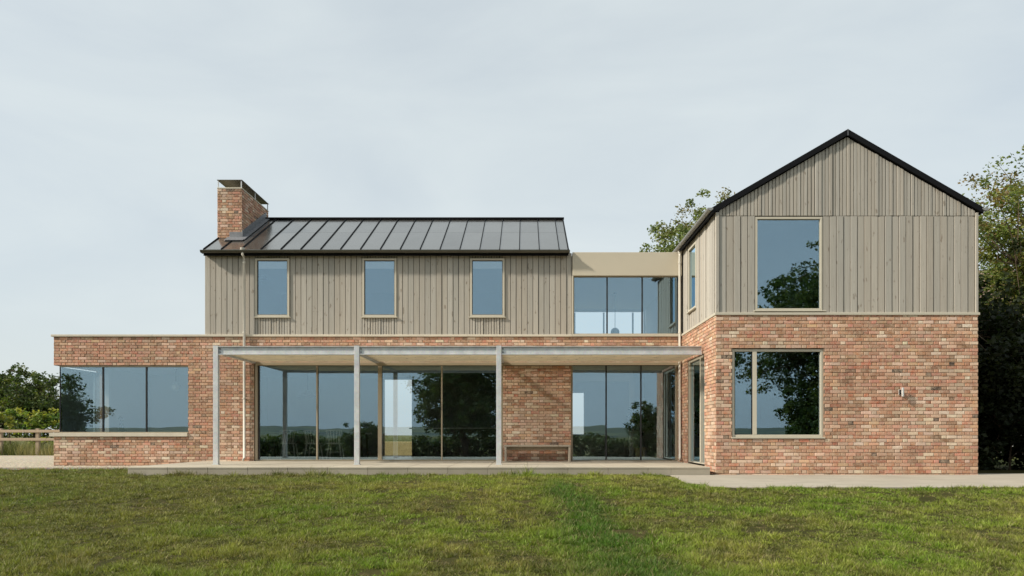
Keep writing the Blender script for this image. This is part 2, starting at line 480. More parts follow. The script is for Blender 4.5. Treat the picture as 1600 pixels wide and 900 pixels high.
def brick_wall(name, fr, u0, u1, v0, v1, ops, th, label, singles=None, phase=0.0, zoff=0.0, core_u=None):
    mb = MB(); cu = core_u or (u0, u1)
    wall_mesh(mb, fr, cu[0], cu[1], v0, v1, ops, th)
    wo = mb.build(name, M['mortar'], house); wo['label'] = label
    rest = MB(); n1 = 0
    rs = bricks(fr, u0, u1, v0, v1, ops, phase, zoff)
    order = {}
    if singles:
        cand = sorted([i for i, r in enumerate(rs) if r[2] > .1], key=lambda i: singles(rs[i]))[:300]
        order = set(cand)
    for i, r in enumerate(rs):
        p = .010 + random.uniform(-.004, .005)
        mu, mv = (r[0]+r[1])/2, (r[2]+r[3])/2
        dk = .35*math.exp(-((mu-8.62)/.25)**2-((mv-1.28)/.16)**2) if singles else None
        tn = brick_tint(mu, mv, dk)
        if i in order:
            b = MB(); piece(b, fr, *r, .004, p, .0055, tn, jit=.0028)
            b.build('brick', M['brick'], wo)
        else:
            piece(rest, fr, *r, .004, p, .0055, tn, jit=.0028)
    if rest.n:
        ro = rest.build('brickwork', M['brick'], wo); ro['kind'] = 'stuff'
    return wo

# ---- openings (u0,u1,v0,v1)
OPL = (-12.5, PX(294, YM), 11*CO, 36*CO)
OPD = (PX(397, YM), PX(786, YM), -.1, 37*CO)
OPG = (PX(892, YM), PX(1059, YM), -.1, 37*CO)
ZO = .04
OPW = (PX(1144, YW), PX(1287, YW), ZO + 10*CO, ZO + 36*CO)
OPS = (17.15, 18.92, -.1, ZO + 36*CO)
brick_wall('brick_wall', f_wing, XW-.008, XR, 0, TOPB, [OPW], .3, 'red brick front of the gabled wing',
           singles=lambda r: (-(r[1]-r[0] > .2), abs((r[0]+r[1])/2 - 7.4)*.9 + abs(r[2]-1.5)), zoff=ZO, core_u=(XW, XR), phase=.05)
brick_wall('brick_wall', f_main, -12.47, XW-.02, 0, TOPB, [OPL, OPD, OPG], .3, 'long red brick wall behind the pergola')
brick_wall('brick_wall', f_side, YW+.012, YM, 0, TOPB, [OPS], .28, 'brick flank of the wing beside the terrace door', zoff=ZO, core_u=(YW+.31, YM+.3), phase=.09)

# plain outer walls that the photograph does not show
mb = MB()
wall_mesh(mb, lambda u, v, n: (-12.47 - n, u, v), YM+.3, 25.2, 0, TOPB, [(YM+.3, 21.6, 11*CO, 36*CO)], .3)
wall_mesh(mb, lambda u, v, n: (u, 25.2 + n, v), -12.17, XW, 0, TOPB, [(-4.75, -3.78, .18, 2.75), (1.55, 2.0, .9, 2.3)], .3)
wall_mesh(mb, lambda u, v, n: (XR + n, u, v), YW+.3, 25.2, 0, TOPB, [], .3)
wall_mesh(mb, lambda u, v, n: (u, 25.2 + n, v), XW, XR-.3, 0, TOPB, [], .3)
mb.build('rear_brick_wall', M['mortar'], house)

# ---- coping and trims
def part(name, m, parent, *boxes, c=.004, label=None):
    b = MB()
    for q in boxes: b.box(*q, c=c)
    o = b.build(name, M[m], parent)
    if label: o['label'] = label
    return o
CT = 3.532
xs_c = [-12.53, -9.85, -7.1, -4.3, -1.5, 1.27]
for a, b in zip(xs_c[:-1], xs_c[1:]):
    part('coping', 'stone', house, (a+.002, b-.002, YM-.045, YM+.34, TOPB+.002, CT))
part('coping', 'stone', house, (-12.53, -12.15, YM+.342, 25.25, TOPB+.002, CT))
part('trim_board', 'frame', house, (XW-.03, XR+.03, YW-.03, YW+.03, TOPB+.003, CT))
part('trim_board', 'frame', house, (XW-.03, XW+.03, YW+.032, YM-.05, TOPB+.003, CT))
part('link_sill', 'frame', house, (1.272, XW-.035, YM-.05, YM+.14, TOPB+.003, CT+.012))
# flat roof of the single storey end, behind the coping
part('flat_roof', 'lead', house, (-12.14, -8.5, YM+.345, 25.2, TOPB-.2, TOPB+.03))

# ---- timber cladding
def boards(parent, fr, u0, u1, v0, v1, pitch, top=None, back=.004, narrow=False):
    n = max(1, round((u1-u0)/pitch)); p = (u1-u0)/n
    for i in range(n):
        a, b = u0 + i*p + random.uniform(.005, .009), u0 + (i+1)*p - random.uniform(.005, .009)
        k = random.uniform(.88, 1.08); wv = random.uniform(-.02, .02)
        t = (k*(1+wv), k, k*(1-wv))
        mb = MB(); g = random.uniform(.014, .024) if not narrow else random.uniform(.016, .022)
        if random.random() < .35: g += .010
        if top is None: piece(mb, fr, a, b, v0, v1, back, g, .003, t)
        else: piece(mb, fr, a, b, v0, top(a), back, g, .003, t, v1b=top(b))
        mb.build('board', M['timber'], parent)

# main upper storey
YT = YM + .045
def f_tm(u, v, n): return (u, YT - n, v)
ML, MR = PX(319, YM), 1.25
EZ = 5.70
UW = [(PX(a, YM), PX(b, YM), PZ(495, YM), PZ(403, YM)) for a, b in ((398, 452.5), (565.5, 620), (734, 789))]
mb = MB(); wall_mesh(mb, f_tm, ML+.02, MR-.01, CT-.04, EZ, UW, .25)
clad = mb.build('timber_cladding', M['membrane'], house); clad['label'] = 'vertical grey timber boards of the long upper storey'
edges = [ML] + [c for wv in UW for c in wv[:2]] + [MR]
for a, b in zip(edges[0::2], edges[1::2]): boards(clad, f_tm, a, b, CT+.003, EZ, .148)
for wv in UW:
    boards(clad, f_tm, wv[0], wv[1], CT+.003, wv[2]-.03, .0735, narrow=True)
    boards(clad, f_tm, wv[0], wv[1], wv[3]+.006, EZ, .0735, narrow=True)
mb = MB()
mb.box(ML+.02, ML+.24, YT+.252, 25.0, CT-.04, EZ); mb.box(MR-.26, MR-.06, YT+.252, 25.0, CT-.04, EZ)
mb.box(ML+.02, MR-.06, 25.002, 25.2, CT-.04, EZ)
for x0, x1 in ((ML+.02, ML+.24), (MR-.26, MR-.06)):       # gable triangles
    mb.add([(x0,19.75,EZ+.002),(x1,19.75,EZ+.002),(x0,25.0,EZ+.002),(x1,25.0,EZ+.002),(x0,22.37,7.18),(x1,22.37,7.18)], [(0,1,3,2),(0,2,4),(1,5,3),(0,4,5,1),(2,3,5,4)])
mb.build('gable_wall', M['timber'], house)

# wing upper storey
def f_tw(u, v, n): return (u, YW + .04 - n, v)
def f_ts(u, v, n): return (XW + .04 - n, u, v)
RX, RZ, T30 = (XW + XR)/2, 7.50, math.tan(R(30))
WU = (PX(1180, YW), PX(1286, YW), PZ(486, YW), PZ(338, YW))
ZS = PZ(337, YW)
mb = MB(); wall_mesh(mb, f_tw, XW+.05, XR-.02, CT-.04, ZS+.01, [WU], .25)
mb.add([(XW+.05, YW+.04, ZS+.012), (XR-.02, YW+.04, ZS+.012), (RX, YW+.04, RZ-.2), (XW+.05, YW+.29, ZS+.012), (XR-.02, YW+.29, ZS+.012), (RX, YW+.29, RZ-.2)], [(0,1,2),(3,5,4),(0,3,4,1),(1,4,5,2),(2,5,3,0)])
cw = mb.build('timber_cladding', M['membrane'], house); cw['label'] = 'grey timber boards of the wing gable'
rt = lambda x: RZ - .15 - abs(x - RX)*T30
part('corner_board', 'timber', cw, (XW-.006, XW+.062, YW-.012, YW+.06, CT+.003, rt(XW+.03)-.02))
part('corner_board', 'timber', cw, (XR-.05, XR+.004, YW-.012, YW+.06, CT+.003, rt(XR-.02)-.02))
boards(cw, f_tw, XW+.066, WU[0], CT+.003, ZS-.006, .153)
boards(cw, f_tw, WU[1], XR-.054, CT+.003, ZS-.006, .153)
boards(cw, f_tw, XW+.066, RX, ZS+.004, 0, .0765, top=rt, narrow=True)
boards(cw, f_tw, RX, XR-.054, ZS+.004, 0, .0765, top=rt, narrow=True)
WS = (18.05, 18.92, 3.98, 5.60)
mb = MB(); wall_mesh(mb, f_ts, YW+.30, YM+.3, CT-.04, 5.75, [WS], .25)
cs = mb.build('timber_cladding', M['membrane'], house); cs['label'] = 'grey timber boards on the flank of the wing'
SZ = 5.72
boards(cs, f_ts, YW+.066, WS[0], CT+.003, SZ, .150)
boards(cs, f_ts, WS[1], YM-.03, CT+.003, SZ, .150)
boards(cs, f_ts, WS[0], WS[1], CT+.003, WS[2]-.03, .0735, narrow=True)
boards(cs, f_ts, WS[0], WS[1], WS[3]+.006, SZ, .0735, narrow=True)
mb = MB(); mb.box(XR-.25, XR-.02, YW+.31, 25.2, TOPB+.003, 5.72); mb.box(XW+.05, XR-.26, 25.0, 25.2, TOPB+.003, 5.72)
mb.box(XW+.05, XW+.29, YM+.31, 24.99, TOPB+.003, 5.72)
mb.build('gable_wall', M['timber'], house)

# ---- main roof with standing seams and panels
EY, EZT, RY, RZM = 19.50, 5.745, 22.37, 7.385
RL, RR = PX(315.5, EY), PX(889.5, EY)
sl = (RZM - EZT)/(RY - EY)
mb = MB()
mb.add([(RL,EY,EZT-.02),(RR,EY,EZT-.02),(RR,RY,RZM-.02),(RL,RY,RZM-.02),(RL,EY,EZT-.11),(RR,EY,EZT-.11),(RR,RY,RZM-.14),(RL,RY,RZM-.14)],
       [(0,1,2,3),(7,6,5,4),(0,4,5,1),(1,5,6,2),(3,7,4,0)])
BY = RY + (RY-EY)
mb.add([(RL,BY,EZT-.02),(RR,BY,EZT-.02),(RR,RY,RZM-.02),(RL,RY,RZM-.02),(RL,BY,EZT-.11),(RR,BY,EZT-.11),(RR,RY,RZM-.14),(RL,RY,RZM-.14)],
       [(3,2,1,0),(4,5,6,7),(1,5,4,0),(2,6,5,1),(0,4,7,3)])
roof = mb.build('roof', M['dark_metal'], house); roof['label'] = 'dark standing seam roof of the long upper storey'
def slope(x0, x1, ya, yb, h0, h1, name, m, tint=(1, 1, 1)):
    vs = []
    for h in (h0, h1):
        for (x, y) in ((x0, ya), (x1, ya), (x1, yb), (x0, yb)):
            vs.append((x, y, EZT - .02 + (y-EY)*sl + h))
    b = MB(); b.add(vs, [(3,2,1,0),(4,5,6,7),(0,1,5,4),(1,2,6,5),(2,3,7,6),(3,0,4,7)], tint)
    return b.build(name, M[m], roof)
sx = [RL+.03] + [PX(345, EY) + .523*k for k in range(18)] + [RR-.03]
YMID = 21.02
for i, (a, b) in enumerate(zip(sx[:-1], sx[1:])):
    for ya, yb in ((EY+.03, YMID-.006), (YMID+.006, RY-.06)):
        k = random.uniform(.9, 1.12)
        o = slope(a+.012, b-.012, ya, yb, .002, .014, 'panel', 'roof_panel', (k, k, k))
for x in sx: slope(x-.008, x+.008, EY+.01, RY-.03, .001, .045, 'seam', 'dark_metal')
part('ridge_cap', 'dark_metal', roof, (RL-.01, RR+.01, RY-.09, RY+.09, RZM-.02, RZM+.025))
def half_gutter(name, p0, p1, r, parent, gm='gutter_metal'):
    """half round gutter, open above, between two points (axis along X or Y)"""
    mb = MB(); n = 10; vs = []; ax = 0 if abs(p1[0]-p0[0]) > abs(p1[1]-p0[1]) else 1
    for p in (p0, p1):
        for rr in (r, r-.006):
            for k in range(n+1):
                t = math.pi + math.pi*k/n
                c, s_ = rr*math.cos(t), rr*math.sin(t)
                vs.append((p[0], p[1]+c, p[2]+s_) if ax == 0 else (p[0]+c, p[1], p[2]+s_))
    m = n+1; fs = []
    for k in range(n):
        fs += [(k, k+1, 2*m+k+1, 2*m+k), (m+k+1, m+k, 3*m+k, 3*m+k+1), (k, m+k, m+k+1, k+1), (2*m+k, 2*m+k+1, 3*m+k+1, 3*m+k)]
    fs += [(0, 2*m, 3*m, m), (n, m+n, 3*m+n, 2*m+n)]
    mb.add(vs, fs); o = mb.build(name, M[gm], parent, smooth=False)
    nb = int(max(2, (abs(p1[0]-p0[0]) + abs(p1[1]-p0[1]))/1.0)); 
    for i in range(nb+1):
        q = [p0[j] + (p1[j]-p0[j])*(i+.02)/(nb+.04) for j in range(3)]
        b = MB()
        if ax == 0: b.tube([(q[0], q[1]+(r+.004)*math.cos(t), q[2]+(r+.004)*math.sin(t)) for t in np.linspace(math.pi, 2*math.pi, 9)], .007, 5)
        else: b.tube([(q[0]+(r+.004)*math.cos(t), q[1], q[2]+(r+.004)*math.sin(t)) for t in np.linspace(math.pi, 2*math.pi, 9)], .007, 5)
        b.build('gutter_bracket', M[gm], o)
    for p in (p0, p1):
        d = .004; b = MB()
        if ax == 0: b.add([(p[0]+s_*d, p[1]+r*math.cos(t), p[2]+r*math.sin(t)) for s_ in (-1, 1) for t in np.linspace(math.pi, 2*math.pi, 9)], [tuple(range(9)), tuple(range(17, 8, -1))])
        else: b.add([(p[0]+r*math.cos(t), p[1]+s_*d, p[2]+r*math.sin(t)) for s_ in (-1, 1) for t in np.linspace(math.pi, 2*math.pi, 9)], [tuple(range(9)), tuple(range(17, 8, -1))])
        b.build('stop_end', M[gm], o)
    return o
half_gutter('gutter', (RL-.01, EY-.035, EZT-.03), (RR+.01, EY-.035, EZT-.03), .068, house)
part('fascia_board', 'dark_metal', house, (RL+.02, RR-.02, EY+.045, EY+.075, EZT-.15, EZT-.04))
part('soffit_board', 'dark_metal', house, (RL+.02, RR-.02, EY+.077, YM+.02, EZT-.12, EZT-.085))

def downpipe(x, y, ztop, zbot, label, r=.034, gx=0, gy=-.12, gz=.09):
    mb = MB(); pts = [(x+gx, y+gy, ztop+gz), (x+gx, y+gy, ztop+gz-.10), (x, y, ztop-.12), (x, y, zbot+.10), (x, y-.07, zbot+.03)]
    mb.tube(pts, r, 14)
    o = mb.build('downpipe', M['pipe'], house, smooth=True); o['label'] = label
    b = MB(); b.lathe((x+gx, y+gy, ztop+gz-.06), [(.03, 0), (.055, .07), (.062, .10), (.062, .12)], 14); b.build('hopper', M['pipe'], o)
    for z in (ztop-.22, (ztop*.62+zbot*.38), (ztop*.3+zbot*.7)):
        b = MB(); b.lathe((x, y, z), [(r+.009, 0), (r+.009, .035)], 14); b.build('pipe_collar', M['pipe'], o)
        b = MB(); b.box(x-.012, x+.012, y+.02, y+.075, z+.006, z+.028); b.build('pipe_bracket', M['pipe'], o)
    return o
downpipe(PX(381.5, YM-.09), YM-.085, EZT-.12, DECK+.0, 'downpipe left of the sliding doors')
downpipe(PX(1062.5, YM-.12), YM-.09, 5.62, DECK+.0, 'downpipe in the corner between link and wing', gx=0, gy=-.02, gz=.06)

# ---- wing roof
def gable_roof():
    y0, y1 = YW - .045, 25.35; x0, x1 = XW - .095, XR + .095
    top = lambda x: RZ - abs(x-RX)*T30
    mb = MB(); th = .125
    for xa in (x0, x1):
        vs = [(xa,y0,top(xa)),(RX,y0,RZ),(RX,y1,RZ),(xa,y1,top(xa)),(xa,y0,top(xa)-th),(RX,y0,RZ-th),(RX,y1,RZ-th),(xa,y1,top(xa)-th)]
        mb.add(vs, [(0,1,2,3),(4,7,6,5),(0,4,5,1),(0,3,7,4),(3,2,6,7)])
    o = mb.build('roof', M['dark_metal'], house); o['label'] = 'dark pitched roof of the gabled wing'
    for sgn, xa in ((-1, x0), (1, x1)):
        for k in range(18):
            y = y0 + .25 + k*.52
            b = MB(); b.add([(xa,y,top(xa)+.001),(RX,y,RZ+.001),(RX,y+.02,RZ+.001),(xa,y+.02,top(xa)+.001),(xa,y,top(xa)+.04),(RX,y,RZ+.04),(RX,y+.02,RZ+.04),(xa,y+.02,top(xa)+.04)],
                [(0,1,5,4),(1,2,6,5),(2,3,7,6),(3,0,4,7),(4,5,6,7)]); b.build('seam', M['dark_metal'], o)
    b = MB(); b.box(RX-.008, RX+.008, y0-.004, y0-.001, RZ-.14, RZ+.002); b.build('ridge_joint', M['lead'], o)
    return o
gable_roof()
half_gutter('gutter', (XW-.135, YW-.06, 5.79), (XW-.135, 25.3, 5.79), .06, house, 'zinc')
half_gutter('gutter', (XR+.135, YW-.06, 5.79), (XR+.135, 25.3, 5.79), .06, house, 'zinc')

# ---- link: fascia, roof
LT = PZ(394.5, YM); LB = PZ(431, YM)
part('link_fascia', 'fascia', house, (1.262, XW-.005, YM-.03, YM+.25, LB, LT), label='plain beige fascia over the glazed link')
part('link_roof', 'lead', house, (1.262, XW+.04, YM+.252, 25.2, LB+.05, LT-.02))
part('trim_board', 'frame', house, (1.252, 1.285, YM-.02, YM+.06, CT+.014, LB-.002))

# ---- windows
def rect_frame(fr, u0, u1, v0, v1, w, d0, d1, m, parent, name, label=None, bottom=None):
    """frame of four bars; d0 front n, d1 back n"""
    bt = w if bottom is None else bottom
    mb = MB()
    def bar(a, b, c, d):
        p = fr(a, c, d0); q = fr(b, d, d1); mb.box(p[0], q[0], p[1], q[1], p[2], q[2], c=.004)
    bar(u0, u0+w, v0, v1); bar(u1-w, u1, v0, v1); bar(u0+w+.0005, u1-w-.0005, v1-w, v1); bar(u0+w+.0005, u1-w-.0005, v0, v0+bt)
    o = mb.build(name, M[m], parent)
    if label: o['label'] = label
    return o
def bar_part(fr, u0, u1, v0, v1, d0, d1, m, parent, name, c=.003):
    p = fr(u0, v0, d0); q = fr(u1, v1, d1); mb = MB(); mb.box(p[0], q[0], p[1], q[1], p[2], q[2], c=c)
    return mb.build(name, M[m], parent)
def pane(fr, u0, u1, v0, v1, n, parent, name='pane'):
    """a real 8 mm sheet, very slightly out of plane as glass is"""
    a, b = random.uniform(-.0022, .0022), random.uniform(-.0015, .0015)
    t = .004; vs = []
    for dn in (t, -t):
        for (u, v, s1, s2) in ((u0,v0,-1,-1),(u1,v0,1,-1),(u1,v1,1,1),(u0,v1,-1,1)):
            vs.append(fr(u, v, n + dn + a*s1 + b*s2))
    mb = MB(); mb.add(vs, [(0,1,2,3),(7,6,5,4),(0,4,5,1),(1,5,6,2),(2,6,7,3),(3,7,4,0)])
    return mb.build(name, M['glass'], parent)

for i, wv in enumerate(UW):
    fr_ = f_main
    wd = rect_frame(fr_, wv[0]+.008, wv[1]-.008, wv[2], wv[3]-.008, .054, .005, -.09, 'frame', house, 'window', ['upper window nearest the chimney', 'middle upper window', 'upper window nearest the glazed link'][i])
    pane(fr_, wv[0]+.06, wv[1]-.06, wv[2]+.052, wv[3]-.06, -.045, wd)
    rect_frame(fr_, wv[0]+.0625, wv[1]-.0625, wv[2]+.0545, wv[3]-.0625, .012, -.012, -.04, 'black_seal', wd, 'gasket')
    bar_part(fr_, wv[0]-.02, wv[1]+.02, wv[2]-.026, wv[2]-.001, .03, -.06, 'frame', wd, 'sill')
    bar_part(fr_, wv[0]+.08, wv[1]-.08, wv[3]-.275, wv[3]-.08, -.056, -.066, 'blind', wd, 'blind')
# wing upper window
wd = rect_frame(f_wing, WU[0]+.006, WU[1]-.006, WU[2]+.012, WU[3]-.006, .05, -.015, -.11, 'frame', house, 'window', 'tall upper window in the wing gable')
pane(f_wing, WU[0]+.05, WU[1]-.05, WU[2]+.06, WU[3]-.05, -.06, wd)
bar_part(f_wing, WU[0]-.03, WU[1]+.06, WU[2]-.012, WU[2]+.011, .035, -.06, 'frame', wd, 'sill')
# wing lower window, two lights
wd = rect_frame(f_wing, OPW[0]+.006, OPW[1]-.006, OPW[2]+.03, OPW[3]-.016, .055, -.03, -.12, 'frame', house, 'window', 'two light window in the brick front of the wing')
um = PX(1180, YW)
bar_part(f_wing, um-.045, um+.045, OPW[2]+.086, OPW[3]-.062, -.028, -.12, 'frame', wd, 'mullion')
pane(f_wing, OPW[0]+.058, um-.043, OPW[2]+.083, OPW[3]-.058, -.07, wd)
pane(f_wing, um+.043, OPW[1]-.058, OPW[2]+.083, OPW[3]-.058, -.075, wd)
rect_frame(f_wing, OPW[0]+.0625, um-.0455, OPW[2]+.0865, OPW[3]-.0625, .014, -.04, -.065, 'black_seal', wd, 'gasket')
bar_part(f_wing, OPW[0]-.02, OPW[1]+.02, OPW[2]+.002, OPW[2]+.0295, .035, -.12, 'frame', wd, 'sill')
# corner window
g0, g1 = PX(92, YM), OPL[1]
sz0, sz1 = OPL[2]+.10, OPL[3]
wd = bar_part(f_main, -12.56, g1-.002, OPL[2]+.003, sz0, .06, -.30, 'stone', house, 'window'); wd['label'] = 'wide corner window with a stone sill'
bar_part(f_main, g0, g1-.004, sz1-.045, sz1-.002, -.02, -.10, 'bronze', wd, 'head_frame')
bar_part(f_main, g0, g1-.004, sz0+.001, sz0+.022, -.03, -.10, 'bronze', wd, 'base_frame')
cu = [g0, PX(159.5, YM), PX(227.5, YM), g1-.012]
for i in range(3): pane(f_main, cu[i]+.012, cu[i+1]-.012, sz0+.018, sz1-.04, -.06, wd)
for i in (1, 2): bar_part(f_main, cu[i]-.019, cu[i]+.019, sz0+.022, sz1-.046, -.035, -.10, 'black_seal', wd, 'mullion')
bar_part(f_main, g0-.012, g0+.012, sz0+.022, sz1-.046, -.045, -.10, 'black_seal', wd, 'mullion')
bar_part(f_main, g1-.012, g1-.004, sz0+.022, sz1-.046, -.03, -.10, 'frame', wd, 'side_frame')
pane(lambda u, v, n: (-12.34 - n, u, v), YM+.12, 21.55, sz0+.018, sz1-.04, 0, wd)
bar_part(lambda u, v, n: (-12.34 - n, u, v), YM+.302, 21.58, OPL[2]+.003, sz0, .22, -.1, 'stone', wd, 'sill')
# sliding doors
DZ = DECK + .004; DH = OPD[3]
wd = rect_frame(f_main, OPD[0]+.006, OPD[1]-.09, DZ, DH-.006, .075, -.03, -.16, 'bronze', house, 'sliding_door', 'wide glazed sliding doors under the pergola', bottom=.03)
ds = [PX(a, YM) for a in (403, 494.5, 593, 690, 777)]
bar_part(f_main, OPD[1]-.086, OPD[1]-.004, DZ, DH-.006, -.02, -.14, 'bronze', wd, 'jamb')
for i in range(4): pane(f_main, ds[i]+.005, ds[i+1]-.005, DZ+.028, DH-.08, -.07 - .03*(i in (1, 2)), wd)
for i, (hw, m) in enumerate(((.019, 'bronze'), (.052, 'bronze'), (.019, 'bronze'))):
    bar_part(f_main, ds[i+1]-hw, ds[i+1]+hw, DZ+.031, DH-.083, -.04, -.15, m, wd, 'stile')
bar_part(f_main, ds[0]+.001, ds[0]+.03, DZ+.031, DH-.083, -.05, -.14, 'black_seal', wd, 'gasket')
# link ground glazing
wd = rect_frame(f_main, OPG[0]+.005, OPG[1]-.005, DZ, DH-.006, .045, -.03, -.14, 'bronze', house, 'window', 'full height glazing in the inner corner of the terrace', bottom=.02)
gs = [OPG[0]+.05, PX(947.5, YM), PX(1002, YM), OPG[1]-.05]
for i in range(3): pane(f_main, gs[i]+.004, gs[i+1]-.004, DZ+.018, DH-.05, -.07, wd)
for i in (1, 2): bar_part(f_main, gs[i]-.02, gs[i]+.02, DZ+.021, DH-.053, -.055, -.13, 'black_seal', wd, 'mullion')
# link upper glazing
LZ0 = CT + .013
wd = rect_frame(f_main, 1.287, XW-.06, LZ0, LB-.003, .022, -.03, -.12, 'bronze', house, 'window', 'upper glazing of the link', bottom=.02)
gs = [1.31, PX(949, YM), PX(1004, YM), XW-.083]
for i in range(3): pane(f_main, gs[i]+.003, gs[i+1]-.003, LZ0+.018, LB-.022, -.07, wd)
for i in (1, 2): bar_part(f_main, gs[i]-.019, gs[i]+.019, LZ0+.021, LB-.026, -.055, -.12, 'black_seal', wd, 'mullion')
# wing side window and terrace door
wd = rect_frame(f_side, WS[0]+.006, WS[1]-.006, WS[2], WS[3]-.006, .055, .0, -.10, 'frame', house, 'window', 'narrow looking side window of the wing')
pane(f_side, WS[0]+.06, WS[1]-.06, WS[2]+.054, WS[3]-.06, -.05, wd)
bar_part(f_side, WS[0]-.02, WS[1]+.02, WS[2]-.026, WS[2]-.001, .045, -.06, 'frame', wd, 'sill')
wd = rect_frame(f_side, OPS[0]+.05, OPS[1]-.004, DZ, OPS[3]-.004, .06, -.02, -.14, 'frame', house, 'door', 'glazed terrace door in the flank of the wing', bottom=.03)
pane(f_side, OPS[0]+.55, OPS[1]-.064, DZ+.03, OPS[3]-.064, -.08, wd)
pane(f_side, OPS[0]+.108, OPS[0]+.46, DZ+.03, OPS[3]-.064, -.09, wd)
bar_part(f_side, OPS[0]+.46, OPS[0]+.55, DZ+.03, OPS[3]-.065, -.015, -.14, 'frame', wd, 'stile')
bar_part(f_side, OPS[0]+.002, OPS[0]+.049, DZ, OPS[3]-.006, -.10, -.16, 'black_seal', wd, 'gasket')
bar_part(f_side, OPS[0]+.58, OPS[0]+.60, 1.05, 1.30, -.02, -.06, 'dark_metal', wd, 'handle')

# ---- chimney
CX0, CX1, CY0, CY1, CT0 = -8.48, -7.82, 20.5, 22.62, PZ(295, 20.5)
ch = part('chimney', 'mortar', house, (CX0, CX1, CY0, CY1, 5.6, CT0), c=0, label='brick chimney with a flat steel cap')
rest = MB()
def f_cf(u, v, n): return (u, CY0 - n, v)
def f_cr(u, v, n): return (CX1 + n, u, v)
def f_cl(u, v, n): return (CX0 - n, u, v)
def chim(fr, a, b, cond):
    for r in bricks(fr, a, b, 6.0, CT0-.01, [], .03, CT0-40*CO):
        if cond(r): piece(rest, fr, *r, .004, .008+random.uniform(-.003, .004), .005, brick_tint(), jit=.003)
zr = lambda y: EZT + (min(y, 2*RY-y)-EY)*sl
chim(f_cf, CX0-.008, CX1+.008, lambda r: r[3] > zr(CY0)-.05)
chim(f_cr, CY0+.01, CY1, lambda r: r[3] > zr((r[0]+r[1])/2)-.05)
chim(f_cl, CY0+.01, CY1, lambda r: True)
bo = rest.build('brickwork', M['brick'], ch); bo['kind'] = 'stuff'
part('chimney_coping', 'stone', ch, (CX0-.015, CX1+.015, CY0-.015, CY1+.015, CT0, CT0+.035))
capz = PZ(281, 20.5)
part('chimney_cap', 'cap_metal', ch, (CX0-.02, CX1+.02, CY0-.02, CY1+.02, capz-.014, capz))
for x in (CX0+.012, CX1-.012):
    for y in (CY0+.012, (CY0+CY1)/2, CY1-.012):
        b = MB(); b.box(x-.012, x+.012, y-.012, y+.012, CT0+.036, capz-.013); b.build('cap_post', M['galvanised'], ch)
part('flashing', 'lead', ch, (CX0+.33, CX1+.02, CY0-.022, CY0-.012, zr(CY0)-.02, zr(CY0)+.16), c=.002)
b = MB(); b.add([(CX0+.28, CY0-.28, zr(CY0-.28)+.03), (CX1+.14, CY0-.28, zr(CY0-.28)+.03), (CX1+.14, CY0-.02, zr(CY0-.02)+.035), (CX0+.28, CY0-.02, zr(CY0-.02)+.035)], [(0,1,2,3)])
b.add([(CX0+.28, CY0-.28, zr(CY0-.28)+.01), (CX1+.14, CY0-.28, zr(CY0-.28)+.01), (CX1+.14, CY0-.02, zr(CY0-.02)+.01), (CX0+.28, CY0-.02, zr(CY0-.02)+.01)], [(3,2,1,0)])
b.build('flashing', M['lead'], ch)
b = MB()
ysf = np.linspace(CY0-.02, RY, 9)
for a, c in zip(ysf[:-1], ysf[1:]):
    za = zr(a)
    for x in (CX1+.022,):
        b.add([(x-.006,a,za-.01),(x+.014,a,za-.01),(x+.014,a,za+.20),(x-.006,a,za+.20),(x-.006,c,zr(c)-.01),(x+.014,c,zr(c)-.01),(x+.014,c,zr(c)+.20),(x-.006,c,zr(c)+.20)],
              [(0,1,2,3),(4,7,6,5),(1,5,6,2),(2,6,7,3),(0,3,7,4)])
b.build('flashing', M['lead'], ch)
b = MB(); b.add([(CX1+.03, CY0-.2, zr(CY0-.2)+.03),(CX1+.16, CY0-.2, zr(CY0-.2)+.03),(CX1+.16, RY, zr(RY)+.03),(CX1+.03, RY, zr(RY)+.03),
                 (CX1+.03, CY0-.2, zr(CY0-.2)+.012),(CX1+.16, CY0-.2, zr(CY0-.2)+.012),(CX1+.16, RY, zr(RY)+.012),(CX1+.03, RY, zr(RY)+.012)], [(0,1,2,3),(7,6,5,4),(0,4,5,1),(1,5,6,2)])
b.build('flashing', M['lead'], ch)

# ---- rooms behind the glass
IF = DECK - .004
def room(x0, x1, y0, y1, z0, z1, wallm='interior_white', rear=(), floorm='interior_floor', left=(), right=()):
    mb = MB()
    if rear is not None: wall_mesh(mb, lambda u, v, n: (u, y1 - n, v), x0, x1, z0, z1, rear, .03)
    wall_mesh(mb, lambda u, v, n: (x0 + n, u, v), y0, y1-.031, z0, z1, left, .03)
    wall_mesh(mb, lambda u, v, n: (x1 - n, u, v), y0, y1-.031, z0, z1, right, .03)
    mb.build('interior_wall', M[wallm], house)
    part('ceiling', wallm, house, (x0-.03, x1+.03, y0, y1+.03, z1+.001, z1+.05), c=0)
    part('interior_floor', floorm, house, (x0-.03, x1+.03, y0, y1+.03, z0-.05, z0-.001), c=0)
YI = YM + .31
room(-12.12, -8.72, YI, 24.0, IF, 2.80, left=[(YI-.01, 21.6, 11*CO, 2.72)])
room(-8.6, 1.0, YI, 24.85, IF, 2.80, wallm='interior_grey', rear=[(-4.75, -3.78, .16, 2.75)])
room(1.16, 4.0, YI, 24.85, IF, 2.80, rear=[(1.55, 2.0, .9, 2.3)])
room(4.5, 9.5, YW+.32, 24.85, IF, 2.80, wallm='interior_grey')
room(ML+.3, MR-.3, YT+.27, 24.9, CT+.02, 5.62)
room(1.33, 4.05, YI, 24.9, CT+.0, LB+.0, rear=[(1.45, 3.98, 3.56, 5.0)])
room(4.5, 9.5, YW+.32, 24.85, CT+.02, 5.72, wallm='interior_grey')
